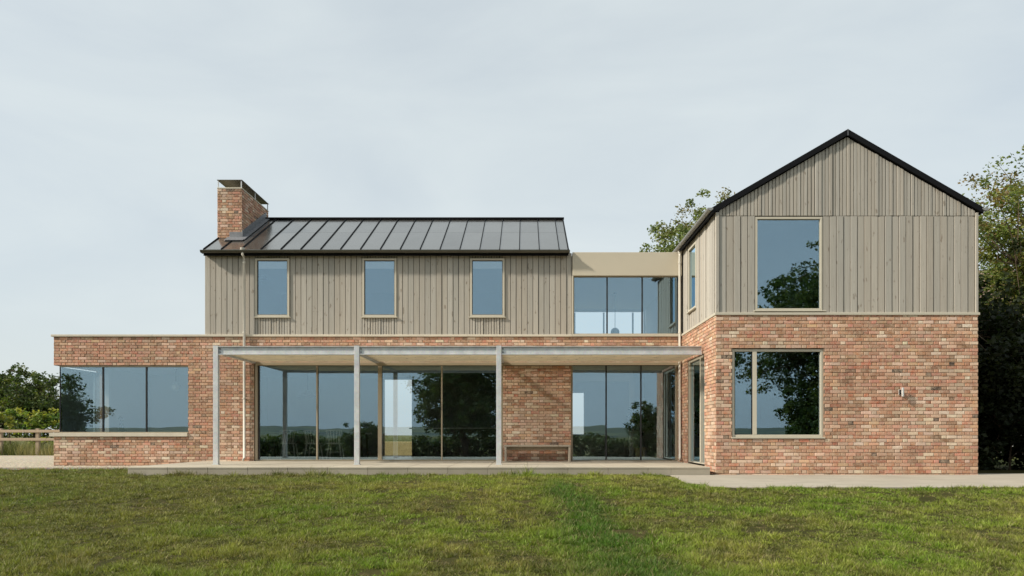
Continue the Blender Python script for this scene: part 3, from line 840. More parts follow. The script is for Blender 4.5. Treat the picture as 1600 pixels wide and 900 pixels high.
# low reveal wall in the corner room, seen pale behind the second pane
part('interior_wall', 'interior_white', house, (PX(163, 20.3), PX(172, 20.3), 20.25, 20.4, IF, 2.79), c=.002)
b = MB()
for x in (1.68, 2.66, 3.64): b.box(x-.025, x+.025, 25.0, 25.06, 3.56, 5.0)
b.build('rear_mullion', M['bronze'], house)

# ------------------------------------------------------------------ terrace, path, gravel
DF = 15.98
ter = part('terrace', 'concrete', None, (-8.53, 3.97, DF+.03, YM-.002, -.05, DECK-.012), c=0)
tag(ter, 'raised concrete terrace along the front of the house', 'terrace', kind='structure')
xe = [-8.55 + .862*k for k in range(15)]
xe[-1] = 3.15; xe.append(3.99)
for i in range(len(xe)-1):
    a, b_ = xe[i]+.003, xe[i+1]-.003
    k = random.uniform(.94, 1.05)
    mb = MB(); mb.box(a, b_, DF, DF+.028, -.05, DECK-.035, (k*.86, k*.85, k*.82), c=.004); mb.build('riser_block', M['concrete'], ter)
    ya = [DF-.012, DF+.95, DF+1.9, DF+2.8, YM-.004]
    for j in range(4):
        k = random.uniform(.95, 1.05)
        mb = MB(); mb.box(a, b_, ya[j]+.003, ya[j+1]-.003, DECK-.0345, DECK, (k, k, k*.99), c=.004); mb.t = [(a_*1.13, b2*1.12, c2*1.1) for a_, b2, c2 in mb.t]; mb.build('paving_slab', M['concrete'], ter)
# path in front of the wing
def sheet(name, pts, z0, z1, m):
    n = len(pts); vs = [(x, y, z0) for x, y in pts] + [(x, y, z1) for x, y in pts]
    mb = MB(); mb.add(vs, [tuple(range(n))[::-1], tuple(range(n, 2*n))] + [(i, (i+1) % n, n+(i+1) % n, n+i) for i in range(n)])
    return mb.build(name, M[m])
PF = 12.22
pth = sheet('path', [(3.12, DF-.02), (3.02, 14.6), (2.9, 13.4), (2.92, 12.7), (3.2, 12.35), (3.9, PF), (24, PF), (24, 16.6), (9.86, 16.6), (9.86, YW+.02), (4.1, YW+.02), (4.1, DF-.02)], -.08, .012, 'concrete')
tag(pth, kind='structure')
gr_pts = [(-8.56, 18.62), (-8.56, YM+.02), (-12.3, YM+.02), (-12.3, 29.0), (-17, 29.6), (-30, 30.2), (-40, 30.3), (-40, 18.62)]
gv = sheet('gravel_yard', gr_pts, -.05, .055, 'gravel'); tag(gv, kind='structure')
n = 9000
px_ = rng.uniform(-24, -8.6, n); py_ = rng.uniform(18.64, 29, n)**1.0
py_ = 18.64 + (py_-18.64)*rng.uniform(0, 1, n)
ok = ~((px_ > -12.5) & (py_ > YM-.02)); px_, py_ = px_[ok], py_[ok]; n = len(px_)
oc = np.array([(1,0,0),(0,1,0),(-1,0,0),(0,-1,0),(0,0,.7),(0,0,-.4)])
of = np.array([(0,1,4),(1,2,4),(2,3,4),(3,0,4)])
sz = rng.uniform(.01, .024, n); an = rng.uniform(0, 6.28, n)
P = oc[None]*sz[:, None, None]*rng.uniform(.7, 1.3, (n, 6, 1))
c_, s_ = np.cos(an)[:, None], np.sin(an)[:, None]
V = np.stack([P[..., 0]*c_-P[..., 1]*s_ + px_[:, None], P[..., 0]*s_+P[..., 1]*c_ + py_[:, None], P[..., 2] + .058], -1).reshape(-1, 3)
Fq = (of[None] + (np.arange(n)*6)[:, None, None]).reshape(-1, 3)
kk = rng.uniform(.7, 1.2, (n, 1)); T = np.repeat(np.array([(.52, .45, .34)])*kk, 6, 0)
o = np_mesh('gravel', V, Fq, T, M['pebble']); tag(o, 'pale gravel scattered at the left end of the house', 'gravel', kind='stuff')

# ------------------------------------------------------------------ lawn grass
def lawn_ok(x, y):
    a = (y < DF-.01) & (x < 3.02)
    b = (x <= -8.56) & (y < 18.6)
    edge = PF - .01 + np.where(x < 3.9, 0.0, 0.0)
    c = (y < edge)
    d = (y >= PF) & (x > 2.9 - .0) & (x < 3.1) & (y < 13.0)
    return a | b | c | d
NC = 74000
u = rng.uniform(0, 1, NC)
ya, yb, e = 6.2, 18.6, .45
yy = (ya**e + u*(yb**e - ya**e))**(1/e)
xx = rng.uniform(-1, 1, NC)*(yy*.72 + .6)
thin = vnoise(xx*1.5+40, yy*1.5, 21)*.6 + vnoise(xx*5.5, yy*5.5, 22)*.4
ok = lawn_ok(xx, yy) & (xx < 13) & (xx > -15) & ~((thin > .725) & (rng.uniform(0, 1, NC) < .93))
xx, yy = xx[ok], yy[ok]; nc = len(xx)
strip = np.exp(-((xx - (.55 + .055*(14-yy)))/(.26+.03*(16-yy)))**2) * np.clip((15.2-yy)/2.5, 0, 1)
strip = strip*(.45 + .7*vnoise(xx*2.2, yy*1.2, 31))
n1 = vnoise(xx*.4, yy*.4, 1); n2 = vnoise(xx*1.4, yy*1.4, 2); n3 = vnoise(xx*5, yy*5, 3)
green = np.array((.150, .230, .022)); dry = np.array((.33, .30, .072)); lush = np.array((.062, .140, .016)); dull = np.array((.07, .088, .022))
f1 = np.clip((.45*n1 + .55*n2 - .5)*1.5 + .5 + .45*(n3-.5) - .10*np.clip(xx/8, -1, 1), 0, 1)[:, None]
CC = green*(1-f1) + dry*f1
f2 = np.clip((n3*.55+n2*.45-.5)*2.6, 0, .7)[:, None]; CC = CC*(1-f2) + dull*f2
f3 = np.clip(strip*1.15, 0, .86)[:, None]; CC = CC*(1-f3) + lush*f3
lf = np.clip((-xx-1.0)/8, 0, .55)[:, None]; CC = CC*(1-lf) + np.array((.105, .112, .040))*lf
relc = np.clip((vnoise(xx*8.5, yy*7, 71)*.55 + vnoise(xx*3.6, yy*3.2, 72)*.45 - .28)/.4, 0, 1)[:, None]
CC = (CC*.72 + dull*.28)*(1-relc) + CC*1.12*relc
CC = CC*rng.uniform(.68, 1.3, (nc, 1))
dk_ = (rng.uniform(0, 1, nc) < .07 + .12*np.clip((n3-.62)*4, 0, 1)); CC[dk_] *= .38
br_ = rng.uniform(0, 1, nc) < .05 + .25*np.clip((n2-.66)*4, 0, 1); CC[br_] = CC[br_]*.4 + np.array((.26, .20, .085))*.6
near_deck = np.clip(1-(DF-yy)/.35, 0, 1)*(xx < 3.2)*(xx > -8.6)
tuft = np.clip((vnoise(xx*2.6, yy*0+1, 41)-.45)*3, 0, 1.4)*(rng.uniform(0, 1, nc) < .5)
nt_ = np.clip(vnoise(xx*8.5, yy*7, 71)*.55 + vnoise(xx*3.6, yy*3.2, 72)*.45, 0, 1)
rel = np.clip((nt_-.30)/.42, 0, 1)
ch_ = rng.uniform(.75, 1.25, nc)*(.018 + .050*rel**1.3) + strip*.025 + near_deck*tuft*.16
PB_ = 17
n = nc*PB_
g = rng.normal(size=(nc, PB_, 2)); spread = (.015 + .0012*yy)*rng.uniform(.8, 1.5, nc)
off = g*spread[:, None, None]
bx_ = (xx[:, None] + off[..., 0]).ravel(); by_ = (yy[:, None] + off[..., 1]).ravel()
keep = lawn_ok(bx_, by_)
rr_ = np.exp(-.5*(g**2).sum(-1)).ravel()
hgt = np.repeat(ch_, PB_)*rng.uniform(.45, 1.15, n)*(.45+.75*rr_)
wid = (.0018 + .00030*by_)*rng.uniform(.7, 1.5, n)
az = np.arctan2(g[..., 1], g[..., 0]).ravel() + rng.normal(0, .9, n); lean = rng.uniform(.2, 1.25, n)*hgt
wa = rng.uniform(0, 6.283, n)
C = np.repeat(CC, PB_, 0)*rng.uniform(.6, 1.45, (n, 1))
straw = rng.uniform(0, 1, n) < .09; C[straw] = np.array((.36, .31, .15))*rng.uniform(.7, 1.1, (straw.sum(), 1))
bx_, by_, hgt, wid, az, lean, wa, C = [q[keep] for q in (bx_, by_, hgt, wid, az, lean, wa, C)]; n = len(bx_)
base = np.stack([bx_, by_, lawn_h(bx_, by_) - .003], -1); wv = np.stack([np.cos(wa), np.sin(wa), 0*wa], -1)*wid[:, None]
tip = base + np.stack([np.cos(az)*lean, np.sin(az)*lean, hgt], -1)
V = np.stack([base-wv, base+wv, tip], 1).reshape(-1, 3)
o = np_mesh('lawn_grass', V, np.arange(n*3).reshape(-1, 3), np.repeat(C, 3, 0), M['grass_blade'])
tag(o, 'short mown lawn grass in front of the house', 'grass', kind='stuff')

# ------------------------------------------------------------------ pergola
PY = YM - 2.42; PT, PB = 2.93, 2.735
pg = empty('pergola', (-3, PY, DECK))
tag(pg, 'galvanised steel pergola with pale timber slats over the terrace', 'pergola')
def ppart(name, m, *boxes, c=.004):
    b = MB()
    for q in boxes: b.box(q[0]+3, q[1]+3, q[2]-PY, q[3]-PY, q[4]-DECK, q[5]-DECK, c=c)
    return b.build(name, M[m], pg)
posts = [PX(a, PY) for a in (338, 558, 779.5)]
for x in posts:
    po = ppart('post', 'galvanised', (x-.058, x+.058, PY-.05, PY+.05, DECK+.001, PT+.012))
    pl = ppart('base_plate', 'galvanised', (x-.075, x+.075, PY-.068, PY+.068, DECK+.0005, DECK+.012), c=.002)
    pl.parent = pg
xb = posts + [XW-.05]
for i in range(3):
    a, b_ = xb[i]+.060, xb[i+1]-(.060 if i < 2 else 0)
    ppart('front_beam', 'galvanised', (a, b_, PY-.008, PY+.008, PB+.012, PT-.012), (a, b_, PY-.05, PY-.0085, PT-.012, PT), (a, b_, PY-.05, PY-.0085, PB, PB+.012), (a, b_, PY+.0085, PY+.05, PT-.012, PT), (a, b_, PY+.0085, PY+.05, PB, PB+.012), c=0)
    mb = MB()
    for zz in (PB+.06, PT-.06):
        for xq in (a+.035,):
            mb.lathe((xq+3, PY-.02-PY, zz-DECK-.01), [(.012, 0), (.012, .02)], 6)
    mb.build('bolt', M['dark_metal'], pg)
for x in posts:
    ppart('cross_beam', 'galvanised', (x-.05, x+.05, PY+.052, YM-.02, PB+.03, PT-.05), c=.003)
ppart('wall_plate', 'bronze', (posts[0]+.06, XW-.06, YM-.075, YM-.02, 2.715, 2.795))
SP = .062
ns = int((YM-.10-(PY+.10))/SP)
for i in range(3):
    a, b_ = xb[i]+.056, xb[i+1]-(.056 if i < 2 else .0)
    for k in range(ns+1):
        y = PY+.09+k*SP
        kk = random.uniform(.88, 1.08)
        b = MB(); b.box(a+3, b_+3, y-PY, y+.024-PY, 2.80-DECK, 2.828-DECK, (kk, kk*.99, kk*.97), c=.003)
        b.build('slat', M['pale_timber'], pg)

# ------------------------------------------------------------------ bench, wall lamp
bx0, bx1 = PX(788.5, 19.35), PX(891, 19.35)
bench = empty('bench', ((bx0+bx1)/2, 19.35, DECK)); tag(bench, 'low weathered timber bench against the brick pier', 'bench')
hw = (bx1-bx0)/2
def bpart(name, *boxes):
    b = MB()
    for q in boxes: b.box(*q, (random.uniform(.9, 1.1),)*3, c=.005)
    return b.build(name, M['bench_timber'], bench)
for k in range(3): bpart('seat_board', (-hw, hw, -.19+k*.128, -.19+k*.128+.12, .385, .43))
for s_ in (-1, 1): bpart('leg', (s_*hw-(.055 if s_ > 0 else 0), s_*hw+(.055 if s_ < 0 else 0), -.18, .18, .0, .384))
bpart('rail', (-hw+.056, hw-.056, .10, .13, .30, .383))
lx, lz = PX(1411.5, 16.0), PZ(612.5, 16.0)
lamp = empty('wall_lamp', (lx, YW-.01, lz)); tag(lamp, 'small silver cylinder wall lamp on the brick wing', 'lamp')
b = MB(); b.lathe((0, -.085, -.098), [(.024, 0), (.028, .004), (.028, .192), (.024, .196)], 20); b.build('lamp_body', M['lamp_metal'], lamp, smooth=False)
b = MB(); b.box(-.04, -.012, -.05, -.0, -.055, .05, c=.004); b.build('bracket', M['dark_metal'], lamp)
b = MB(); b.box(-.05, .05, -.012, .004, -.06, .06, c=.004); b.build('back_plate', M['lamp_metal'], lamp)
b = MB(); b.box(-.02, .02, -.062, -.012, -.02, .02, c=.004); b.build('arm', M['lamp_metal'], lamp)

# ------------------------------------------------------------------ things inside
def chair(loc, rz, label):
    c = empty('dining_chair', loc, rz); tag(c, label, 'chair', 'spindle chairs at the dining table')
    b = MB(); b.box(-.21, .21, -.2, .2, .43, .465, c=.012); b.build('seat', M['chair_paint'], c)
    for sx_ in (-1, 1):
        for sy_ in (-1, 1):
            b = MB(); b.tube([(sx_*.15, sy_*.14, .432), (sx_*.21, sy_*.2, 0)], [.02, .016], 8); b.build('leg', M['chair_paint'], c)
    b = MB(); b.tube([(-.18, 0, .2), (.18, 0, .2)], .009, 6); b.build('stretcher', M['chair_paint'], c)
    pts = [(.23*math.sin(t)*1.0, -.19-.06*(1-abs(math.sin(t))**2), .80+.03*math.cos(t)) for t in np.linspace(-1.57, 1.57, 9)]
    b = MB(); b.tube(pts, .014, 7); b.build('top_rail', M['chair_paint'], c)
    for k in range(7):
        t = -1.3 + k*2.6/6
        b = MB(); b.tube([(.15*math.sin(t), -.17, .46), (.225*math.sin(t), -.19-.055*(1-math.sin(t)**2), .82)], .011, 6); b.build('spindle', M['chair_paint'], c)
    return c
for px, s_, rz in ((452, 'nearest the door edge', .06), (490, 'in the middle of three', -.05), (524, 'nearest the wide door stile', .04)):
    chair((PX(px, 21.5), 21.5, IF), rz, 'pale spindle back chair behind the sliding door glass, ' + s_)
tb = empty('dining_table', (-6.2, 22.35, IF)); tag(tb, 'long dark dining table behind the sliding doors', 'table')
b = MB(); b.box(-1.5, 1.5, -.48, .48, .71, .75, c=.006); b.build('table_top', M['dark_wood'], tb)
for a in (-1.35, 1.35):
    for c_ in (-.38, .38):
        b = MB(); b.tube([(a, c_, .709), (a*1.03, c_*1.05, 0)], [.035, .024], 8); b.build('leg', M['dark_wood'], tb)
isl = empty('kitchen_island', (-2.15, 23.3, IF)); tag(isl, 'kitchen island with a pale worktop behind the sliding doors', 'kitchen island')
b = MB(); b.box(-1.3, 1.3, -.4, .4, 0, .88, c=.004); b.build('cabinet', M['island'], isl)
b = MB(); b.box(-1.4, 1.4, -.5, .5, .881, .92, c=.004); b.build('worktop', M['counter'], isl)
def stool(loc, label):
    c = empty('bar_stool', loc); tag(c, label, 'stool', 'bar stools at the island')
    b = MB(); b.lathe((0, 0, .64), [(.15, 0), (.18, .012), (.18, .03), (.16, .04)], 18); b.build('seat', M['dark_wood'], c)
    for k in range(4):
        t = math.pi/4 + k*math.pi/2
        b = MB(); b.tube([(.11*math.cos(t), .11*math.sin(t), .642), (.22*math.cos(t), .22*math.sin(t), 0)], [.017, .014], 7); b.build('leg', M['dark_wood'], c)
    b = MB(); b.tube([(.19*math.cos(t), .19*math.sin(t), .2) for t in np.linspace(0, 6.283, 17)], .009, 6, caps=False); b.build('foot_ring', M['dark_wood'], c)
stool((PX(653, 22.4), 22.4, IF), 'dark bar stool at the end of the kitchen island')
stool((PX(685, 22.4), 22.4, IF), 'dark bar stool beside the thin right hand door stile')
def pendant(px, Y, ztop, zb, r, label, m='globe'):
    x = PX(px, Y); c = empty('pendant_lamp', (x, Y, zb)); tag(c, label, 'lamp')
    b = MB(); b.lathe((0, 0, -r), [(r*math.sin(t)+.001, r-r*math.cos(t)) for t in np.linspace(0.02, 3.12, 12)], 20); b.build('lamp_globe', M[m], c, smooth=True)
    b = MB(); b.tube([(0, 0, r*.9), (0, 0, ztop-zb)], .008, 6); b.build('cord', M['dark_metal'], c)
    b = MB(); b.lathe((0, 0, ztop-zb-.02), [(.05, 0), (.05, .019)], 12); b.build('ceiling_rose', M['dark_metal'], c)
pendant(275, 21.8, 2.80, PZ(604, 21.8), .12, 'white globe pendant behind the corner window')
pendant(961, 22.0, LB, PZ(519, 22.0), .13, 'pendant lamp behind the upper link glazing', 'lead')
pd = empty('pendant_lamp', (PX(481, 22.3), 22.3, PZ(621, 22.3))); tag(pd, 'cone shaded pendant lamp above the dining table', 'lamp')
b = MB(); b.lathe((0, 0, 0), [(.28, 0), (.27, .012), (.06, .19), (.03, .22)], 20); b.build('lamp_shade', M['lead'], pd)
b = MB(); b.tube([(0, 0, .2), (0, 0, 2.80-PZ(621, 22.3))], .006, 6); b.build('cord', M['dark_metal'], pd)
part('interior_wall', 'interior_white', house, (1.2, PX(990, 22), 22.0, 22.12, PZ(596, 22), 2.79), c=.002)
part('interior_wall', 'interior_white', house, (PX(983, 22), PX(990, 22), 22.0, 22.12, IF+.001, PZ(596, 22)-.001), c=.002)
# plant on the corner window sill
pp = empty('potted_plant', (PX(190, 20.15), 20.15, sz0)); tag(pp, 'small potted plant inside the corner window', 'plant')
b = MB(); b.lathe((0, 0, -.10), [(.055, 0), (.075, .09), (.078, .26), (.072, .27)], 16); b.build('pot', M['dark_wood'], pp)
b = MB(); b.tube([(0, 0, .15), (-.01, 0, .25), (-.03, .01, .36)], [.008, .006, .004], 6); b.build('stem', M['bark'], pp)
def leaf_cloud(centers, radii, n_each, size, cols, seed, aspect=.62, squash=.8):
    r = np.random.default_rng(seed)
    k = len(centers); N_ = k*n_each
    d = r.normal(size=(N_, 3)); d /= np.linalg.norm(d, axis=1)[:, None]
    rad = np.repeat(np.asarray(radii), n_each)*r.uniform(0, 1, N_)**.55
    P = np.repeat(np.asarray(centers), n_each, 0) + d*rad[:, None]*np.array((1, 1, squash))
    a = r.normal(size=(N_, 3)); a[:, 2] *= .6; a /= np.linalg.norm(a, axis=1)[:, None]
    b = np.cross(a, r.normal(size=(N_, 3))); b /= np.linalg.norm(b, axis=1)[:, None]
    s = size*r.uniform(.6, 1.3, N_)[:, None]
    nrm = np.cross(a, b)
    V = np.stack([P - a*s*.5, P + b*s*aspect*.5 + nrm*s*.12, P + a*s*.5, P - b*s*aspect*.5 + nrm*s*.12], 1).reshape(-1, 3)
    i = (np.arange(N_)*4)[:, None]
    Fq = np.concatenate([i+np.array([[0, 1, 2]]), i+np.array([[0, 2, 3]])], 0)
    cc = np.asarray(cols)[r.integers(0, len(cols), k)]
    C = np.repeat(cc, n_each, 0)*r.uniform(.65, 1.4, (N_, 1))
    hue = r.uniform(-.12, .12, (N_, 1)); C = C*np.concatenate([1+hue, np.ones((N_, 1)), 1-hue], 1)
    return V, Fq, np.repeat(C, 4, 0)
V, Fq, T = leaf_cloud([(-.04, .01, .40), (.0, 0, .31), (-.01, .0, .2)], [.07, .06, .08], 16, .06, [(.05, .08, .03)], 3)
np_mesh('leaves', V, Fq, T, M['leaf'], pp)
ip = empty('indoor_tree', (PX(1000, 21.6), 21.6, IF)); tag(ip, 'potted tree standing behind the inner corner glazing', 'plant')
b = MB(); b.lathe((0, 0, 0), [(.13, 0), (.17, .30), (.17, .33), (.15, .33)], 18); b.build('pot', M['yellow_stone'], ip)
b = MB(); b.tube([(0, 0, .3), (.03, 0, .7), (-.02, .02, 1.2)], [.02, .016, .01], 7); b.build('stem', M['bark'], ip)
r_ = np.random.default_rng(5)
V, Fq, T = leaf_cloud(r_.normal(size=(26, 3))*np.array((.2, .2, .26))+np.array((0, 0, 1.25)), [.13]*26, 14, .085, [(.07, .11, .03), (.04, .07, .02)], 8)
np_mesh('leaves', V, Fq, T, M['leaf'], ip)

# ------------------------------------------------------------------ trees
def tree(name, label, loc, h, rx, cb, nlimb, ntips, per, size, cols, seed, group=None, cat='tree', lean=0, ry=None, clump=.42, outer=.45, trunk_r=None, top_narrow=.0):
    r = np.random.default_rng(seed); ry = ry or rx
    t = empty(name, loc); tag(t, label, cat, group)
    tr = trunk_r or h*.018 + .05
    th = h*.78
    tp = [(0, 0, -.1)]
    for k in range(1, 7): tp.append((lean*k/6 + r.uniform(-.02, .02)*h, r.uniform(-.02, .02)*h, th*k/6))
    tp = np.array(tp)
    b = MB(); b.tube(tp, [tr*(1.25 if k == 0 else 1-.78*k/6) for k in range(7)], 9)
    cc = np.array((lean*.7, 0, cb + (h-cb)*.5)); hr = (h-cb)*.5
    def crown_pt(lo, hi):
        while True:
            d = r.normal(size=3); d /= np.linalg.norm(d)
            lob = .78 + .3*math.sin(3.1*math.atan2(d[1], d[0]) + seed) * math.cos(2.3*d[2]*2 + seed*1.7) + .12*math.sin(7*d[0]+5*d[2]+seed)
            q = r.uniform(lo, hi)**.6
            nar = 1 - top_narrow*max(0, d[2]*q)
            return cc + d*np.array((rx*nar, ry*nar, hr))*lob*q*1.08
    limb_pts = []
    for i in range(nlimb):
        e = crown_pt(.3, .75)
        z0_ = min(max(cb*.55, e[2] - r.uniform(.25, .5)*h*.6), th*.92)
        k = z0_/th*6; k0 = min(5, int(k)); s0 = tp[k0] + (tp[k0+1]-tp[k0])*(k-k0)
        m1 = s0*.6 + e*.4 + np.array((0, 0, .08*h))*r.uniform(.0, .6) + r.normal(size=3)*.03*h
        pts = [s0, s0*.75+m1*.25, m1, m1*.5+e*.5+r.normal(size=3)*.02*h, e]
        b.tube(pts, [tr*.5, tr*.4, tr*.3, tr*.2, tr*.09], 6)
        limb_pts += pts[2:]
    tr_o = b.build('trunk', M['bark'], t)
    LP = np.array(limb_pts)
    tips = np.array([crown_pt(outer, 1.0) for _ in range(ntips)])
    tw = MB()
    for p in tips[: min(ntips, 260)]:
        j = np.argmin(((LP-p)**2).sum(1)); q = LP[j]
        m_ = (p+q)/2 + r.normal(size=3)*.02*h
        tw.tube([q, m_, p], [tr*.09+.006, tr*.05+.004, .004], 3, caps=False)
    tag(tw.build('twigs', M['bark'], t), kind='stuff')
    V, Fq, T = leaf_cloud(tips, r.uniform(.55, 1.25, ntips)*clump, per, size, cols, seed+1)
    np_mesh('crown', V, Fq, T, M['leaf'], t)
    return t
SYC = [(.18, .215, .075), (.15, .185, .065), (.22, .23, .095), (.18, .165, .075)]
OAK = [(.07, .10, .028), (.055, .085, .024), (.10, .12, .032)]
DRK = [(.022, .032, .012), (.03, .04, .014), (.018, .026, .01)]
tree('sycamore_tree', 'leafy tree rising behind the link roof and the wing', (7.8, 32, 0), 11.6, 3.4, 4.0, 20, 520, 64, .13, SYC, 4, group='trees around the house', clump=.40, outer=.2)
tree('sycamore_tree', 'tall tree with browning leaves beside the right end of the wing', (15.3, 21.5, 0), 9.6, 4.1, 2.0, 22, 900, 56, .105, [(.14,.18,.045),(.105,.145,.035),(.18,.19,.05),(.18,.135,.05),(.19,.215,.05)], 12, group='trees around the house', clump=.40, outer=.15)
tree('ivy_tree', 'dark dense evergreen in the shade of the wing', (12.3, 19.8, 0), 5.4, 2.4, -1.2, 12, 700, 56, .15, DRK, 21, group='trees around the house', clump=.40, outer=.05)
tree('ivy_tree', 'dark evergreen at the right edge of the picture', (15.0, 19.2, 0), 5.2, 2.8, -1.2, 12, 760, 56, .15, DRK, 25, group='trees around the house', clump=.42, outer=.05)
tree('field_tree', 'tallest round tree beyond the vines at the left', (-33.2, 46, 0), 5.6, 2.9, .1, 14, 340, 48, .20, OAK, 31, group='trees beyond the fence', clump=.45, outer=.15)
tree('field_tree', 'dark tree at the left edge beyond the vines', (-38.0, 50, 0), 5.4, 2.8, .0, 14, 320, 48, .20, [(.035,.05,.016),(.045,.06,.018)], 37, group='trees beyond the fence', clump=.45, outer=.15)
tree('field_tree', 'low tree half hidden by the corner of the brick wall', (-29.0, 44, 0), 4.9, 2.5, .0, 12, 300, 48, .18, OAK, 39, group='trees beyond the fence', clump=.45, outer=.1)
tree('field_tree', 'brownish bushy tree just above the vines', (-35.6, 44, 0), 3.4, 2.3, .2, 10, 220, 48, .17, [(.07,.065,.022),(.085,.07,.03),(.05,.06,.02)], 43, group='trees beyond the fence', clump=.42, outer=.1)
# behind the camera, mirrored in the windows
tree('garden_tree', 'large dark tree mirrored in the sliding doors', (-4.4, -15, -1.2), 9.3, 4.2, .6, 18, 760, 40, .24, OAK, 51, group='garden trees mirrored in the glass', clump=.55, outer=.15)
tree('garden_tree', 'tall tree mirrored in both windows of the wing', (20.0, -15, -1.2), 14.2, 6.6, 3.6, 22, 1300, 40, .24, OAK, 53, group='garden trees mirrored in the glass', clump=.62, outer=.2)
tree('garden_tree', 'dark tree mirrored in the corner window', (-33.4, -14, -1.2), 6.0, 2.9, .1, 16, 520, 40, .22, OAK, 57, group='garden trees mirrored in the glass', clump=.5, outer=.1)
tree('garden_tree', 'small round tree mirrored in the inner corner glazing', (8.8, -15, -1.2), 4.7, 1.6, .8, 12, 180, 44, .18, OAK, 59, group='garden trees mirrored in the glass', clump=.36, outer=.15)
tree('shrub', 'low shrub mirrored beside the dining chairs', (-12.0, -15, -1.2), 3.3, 2.0, .1, 10, 200, 44, .17, OAK, 61, cat='shrub', clump=.36, outer=.1)
tree('garden_tree', 'dense round tree mirrored low in the ground floor window of the wing', (18.6, -14, -1.2), 5.9, 3.1, -.4, 14, 760, 40, .22, OAK, 63, group='garden trees mirrored in the glass', clump=.5, outer=.05)
# hedge far across the garden
r_ = np.random.default_rng(77); nh = 5200
hx = r_.uniform(-48, 48, nh); hc = np.stack([hx, -18 + r_.uniform(-.7, .7, nh), -1.3 + r_.uniform(0, 1, nh)*(1.7 + .5*vnoise(hx*.4, hx*0, 5))], -1)
V, Fq, T = leaf_cloud(hc, [.4]*nh, 14, .26, OAK, 78)
he = np_mesh('hedge', V, Fq, T, M['leaf']); tag(he, 'clipped boundary hedge mirrored low in the glass', 'hedge')

# vines on wires beyond the fence
def vine(x, y, seed, label, cols):
    r = np.random.default_rng(seed)
    t = empty('vine', (x, y, 0)); tag(t, label, 'vine', 'vines beyond the fence')
    b = MB(); b.tube([(0, 0, -.05), (.03, 0, .5), (-.02, 0, 1.1), (.05, 0, 1.5)], [.04, .035, .03, .02], 6); b.build('stem', M['bark'], t)
    b = MB(); b.tube([(-1.0, 0, 1.35), (0, 0, 1.4), (1.0, 0, 1.35)], .015, 5); b.build('cane', M['bark'], t)
    k = 46; cs_ = np.stack([r.uniform(-1.15, 1.15, k), r.uniform(-.3, .3, k), r.uniform(1.0, 2.0, k)], -1)
    cs_[:, 2] -= .5*(r.uniform(0, 1, k) < .25)
    V, Fq, T = leaf_cloud(cs_, [.22]*k, 20, .17, cols, seed+3); np_mesh('leaves', V, Fq, T, M['leaf'], t)
VC = [(.23, .28, .05), (.18, .24, .045), (.30, .30, .06), (.10, .16, .035)]
for k, (x, s_) in enumerate(((-28.2, 'farthest left'), (-25.9, 'second from the picture edge'), (-23.6, 'nearest the brick corner'), (-21.2, 'partly behind the brick corner'))):
    vine(x, 34.0, 90+k, 'bright green vine row plant beyond the fence, ' + s_, VC)
# fence
fx = [-24.2, -22.7, -21.17, -19.67, -18.2]
fence = empty('fence', (-21.0, 30.0, 0)); tag(fence, 'weathered post and two rail timber fence at the gravel edge', 'fence')
for x in [-25.8] + fx:
    b = MB(); b.box(x+21-.07, x+21+.07, -.06, .06, -.1, 1.14, (random.uniform(.9, 1.1),)*3, c=.012); b.build('post', M['fence_timber'], fence)
for x0, x1 in ((-28, -23.45), (-23.35, -18.5)):
    for z in (1.02, .69):
        b = MB(); dz = random.uniform(-.02, .02)
        b.box(x0+21, x1+21, -.10, -.062, z-.06+dz, z+.05+dz, (random.uniform(1.0, 1.25),)*3, c=.008); b.build('rail', M['fence_timber'], fence)
# dry grass and weeds behind the fence
n = 14000; r_ = np.random.default_rng(101)
gx = r_.uniform(-31, -16, n); gy = r_.uniform(29.7, 33.6, n); hh = r_.uniform(.2, .75, n)*(.5+.8*vnoise(gx*1.3, gy*1.3, 6))
an = r_.uniform(0, 6.28, n); ln = r_.uniform(.1, .5, n)*hh
bs = np.stack([gx, gy, 0*gx], -1); wv = np.stack([np.cos(an), np.sin(an), 0*an], -1)*.012
a2 = r_.uniform(0, 6.28, n)
tp_ = bs + np.stack([np.cos(a2)*ln, np.sin(a2)*ln, hh], -1)
V = np.stack([bs-wv, bs+wv, tp_], 1).reshape(-1, 3); Fq = np.arange(n*3).reshape(-1, 3)
mixv = (vnoise(gx*.9, gy*.9, 7) > .5)[:, None]
C = np.where(mixv, np.array((.30, .26, .12)), np.array((.13, .14, .045)))*r_.uniform(.6, 1.3, (n, 1))
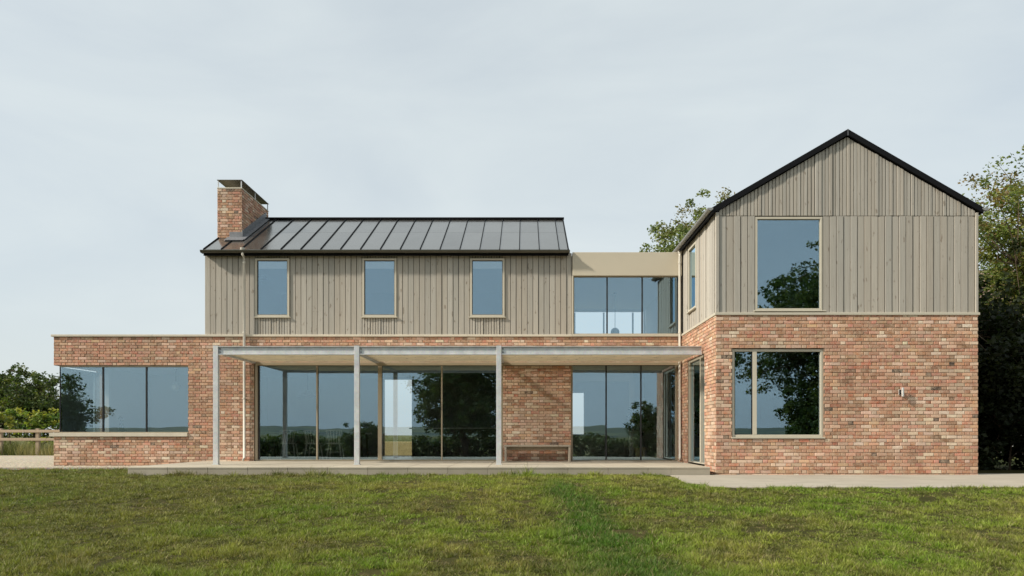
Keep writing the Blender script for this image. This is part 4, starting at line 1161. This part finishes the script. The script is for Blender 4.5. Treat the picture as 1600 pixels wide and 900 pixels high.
o = np_mesh('rough_grass', V, Fq, np.repeat(C, 3, 0), M['grass_blade']); tag(o, 'rough dry grass growing along the fence', 'grass', kind='stuff')

# ------------------------------------------------------------------ neighbour's house and rear garden wall
nh_ = empty('neighbour_house', (24.0, 34, 0)); tag(nh_, 'white neighbouring house with brown tiled roof behind the trees', 'house')
b = MB(); b.box(-5, 5, 0, 7, 0, 7.0); b.build('wall', M['plaster_white'], nh_)
ro = MB(); ro.add([(-5.3,-.4,6.9),(5.3,-.4,6.9),(5.3,3.5,9.2),(-5.3,3.5,9.2),(5.3,7.4,6.9),(-5.3,7.4,6.9),(-5.3,-.4,6.75),(5.3,-.4,6.75),(5.3,7.4,6.75),(-5.3,7.4,6.75)],
        [(0,1,2,3),(3,2,4,5),(0,6,7,1),(6,9,8,7),(1,7,8,4,2),(0,3,5,9,6)])
rf = ro.build('roof', M['roof_tile'], nh_)
for k in range(12):
    y = -.35 + k*.32
    b = MB(); z = 6.9 + (y+.4)*2.3/3.9
    b.add([(-5.3,y,z+.012),(5.3,y,z+.012),(5.3,y+.3,z+.18),(-5.3,y+.3,z+.18),(-5.3,y,z+.05),(5.3,y,z+.05),(5.3,y+.3,z+.195),(-5.3,y+.3,z+.195)], [(0,1,5,4),(4,5,6,7),(0,4,7,3),(1,2,6,5)])
    b.build('tile_course', M['roof_tile'], rf)
b = MB(); b.add([(-.6,-.6,6.9),(2.0,-.6,6.9),(.7,-.6,8.3),(-.6,2,6.9),(2.0,2,6.9),(.7,3.2,8.3)], [(0,1,2),(0,2,5,3),(1,4,5,2)]); b.build('dormer', M['plaster_white'], nh_)
b = MB(); b.box(-1.2, -.2, -.03, .0, 4.4, 5.6); wn = b.build('window', M['black_seal'], nh_)
b = MB(); b.box(-4.0, -3.0, -.03, .0, 4.4, 5.6); b.build('window', M['black_seal'], nh_)
gw = MB()
gw.box(-6.5, 3.5, 28.0, 28.3, 0, .62, c=.01)
o = gw.build('garden_wall', M['yellow_stone']); tag(o, 'low cream garden wall seen through the rear doorway', 'wall')
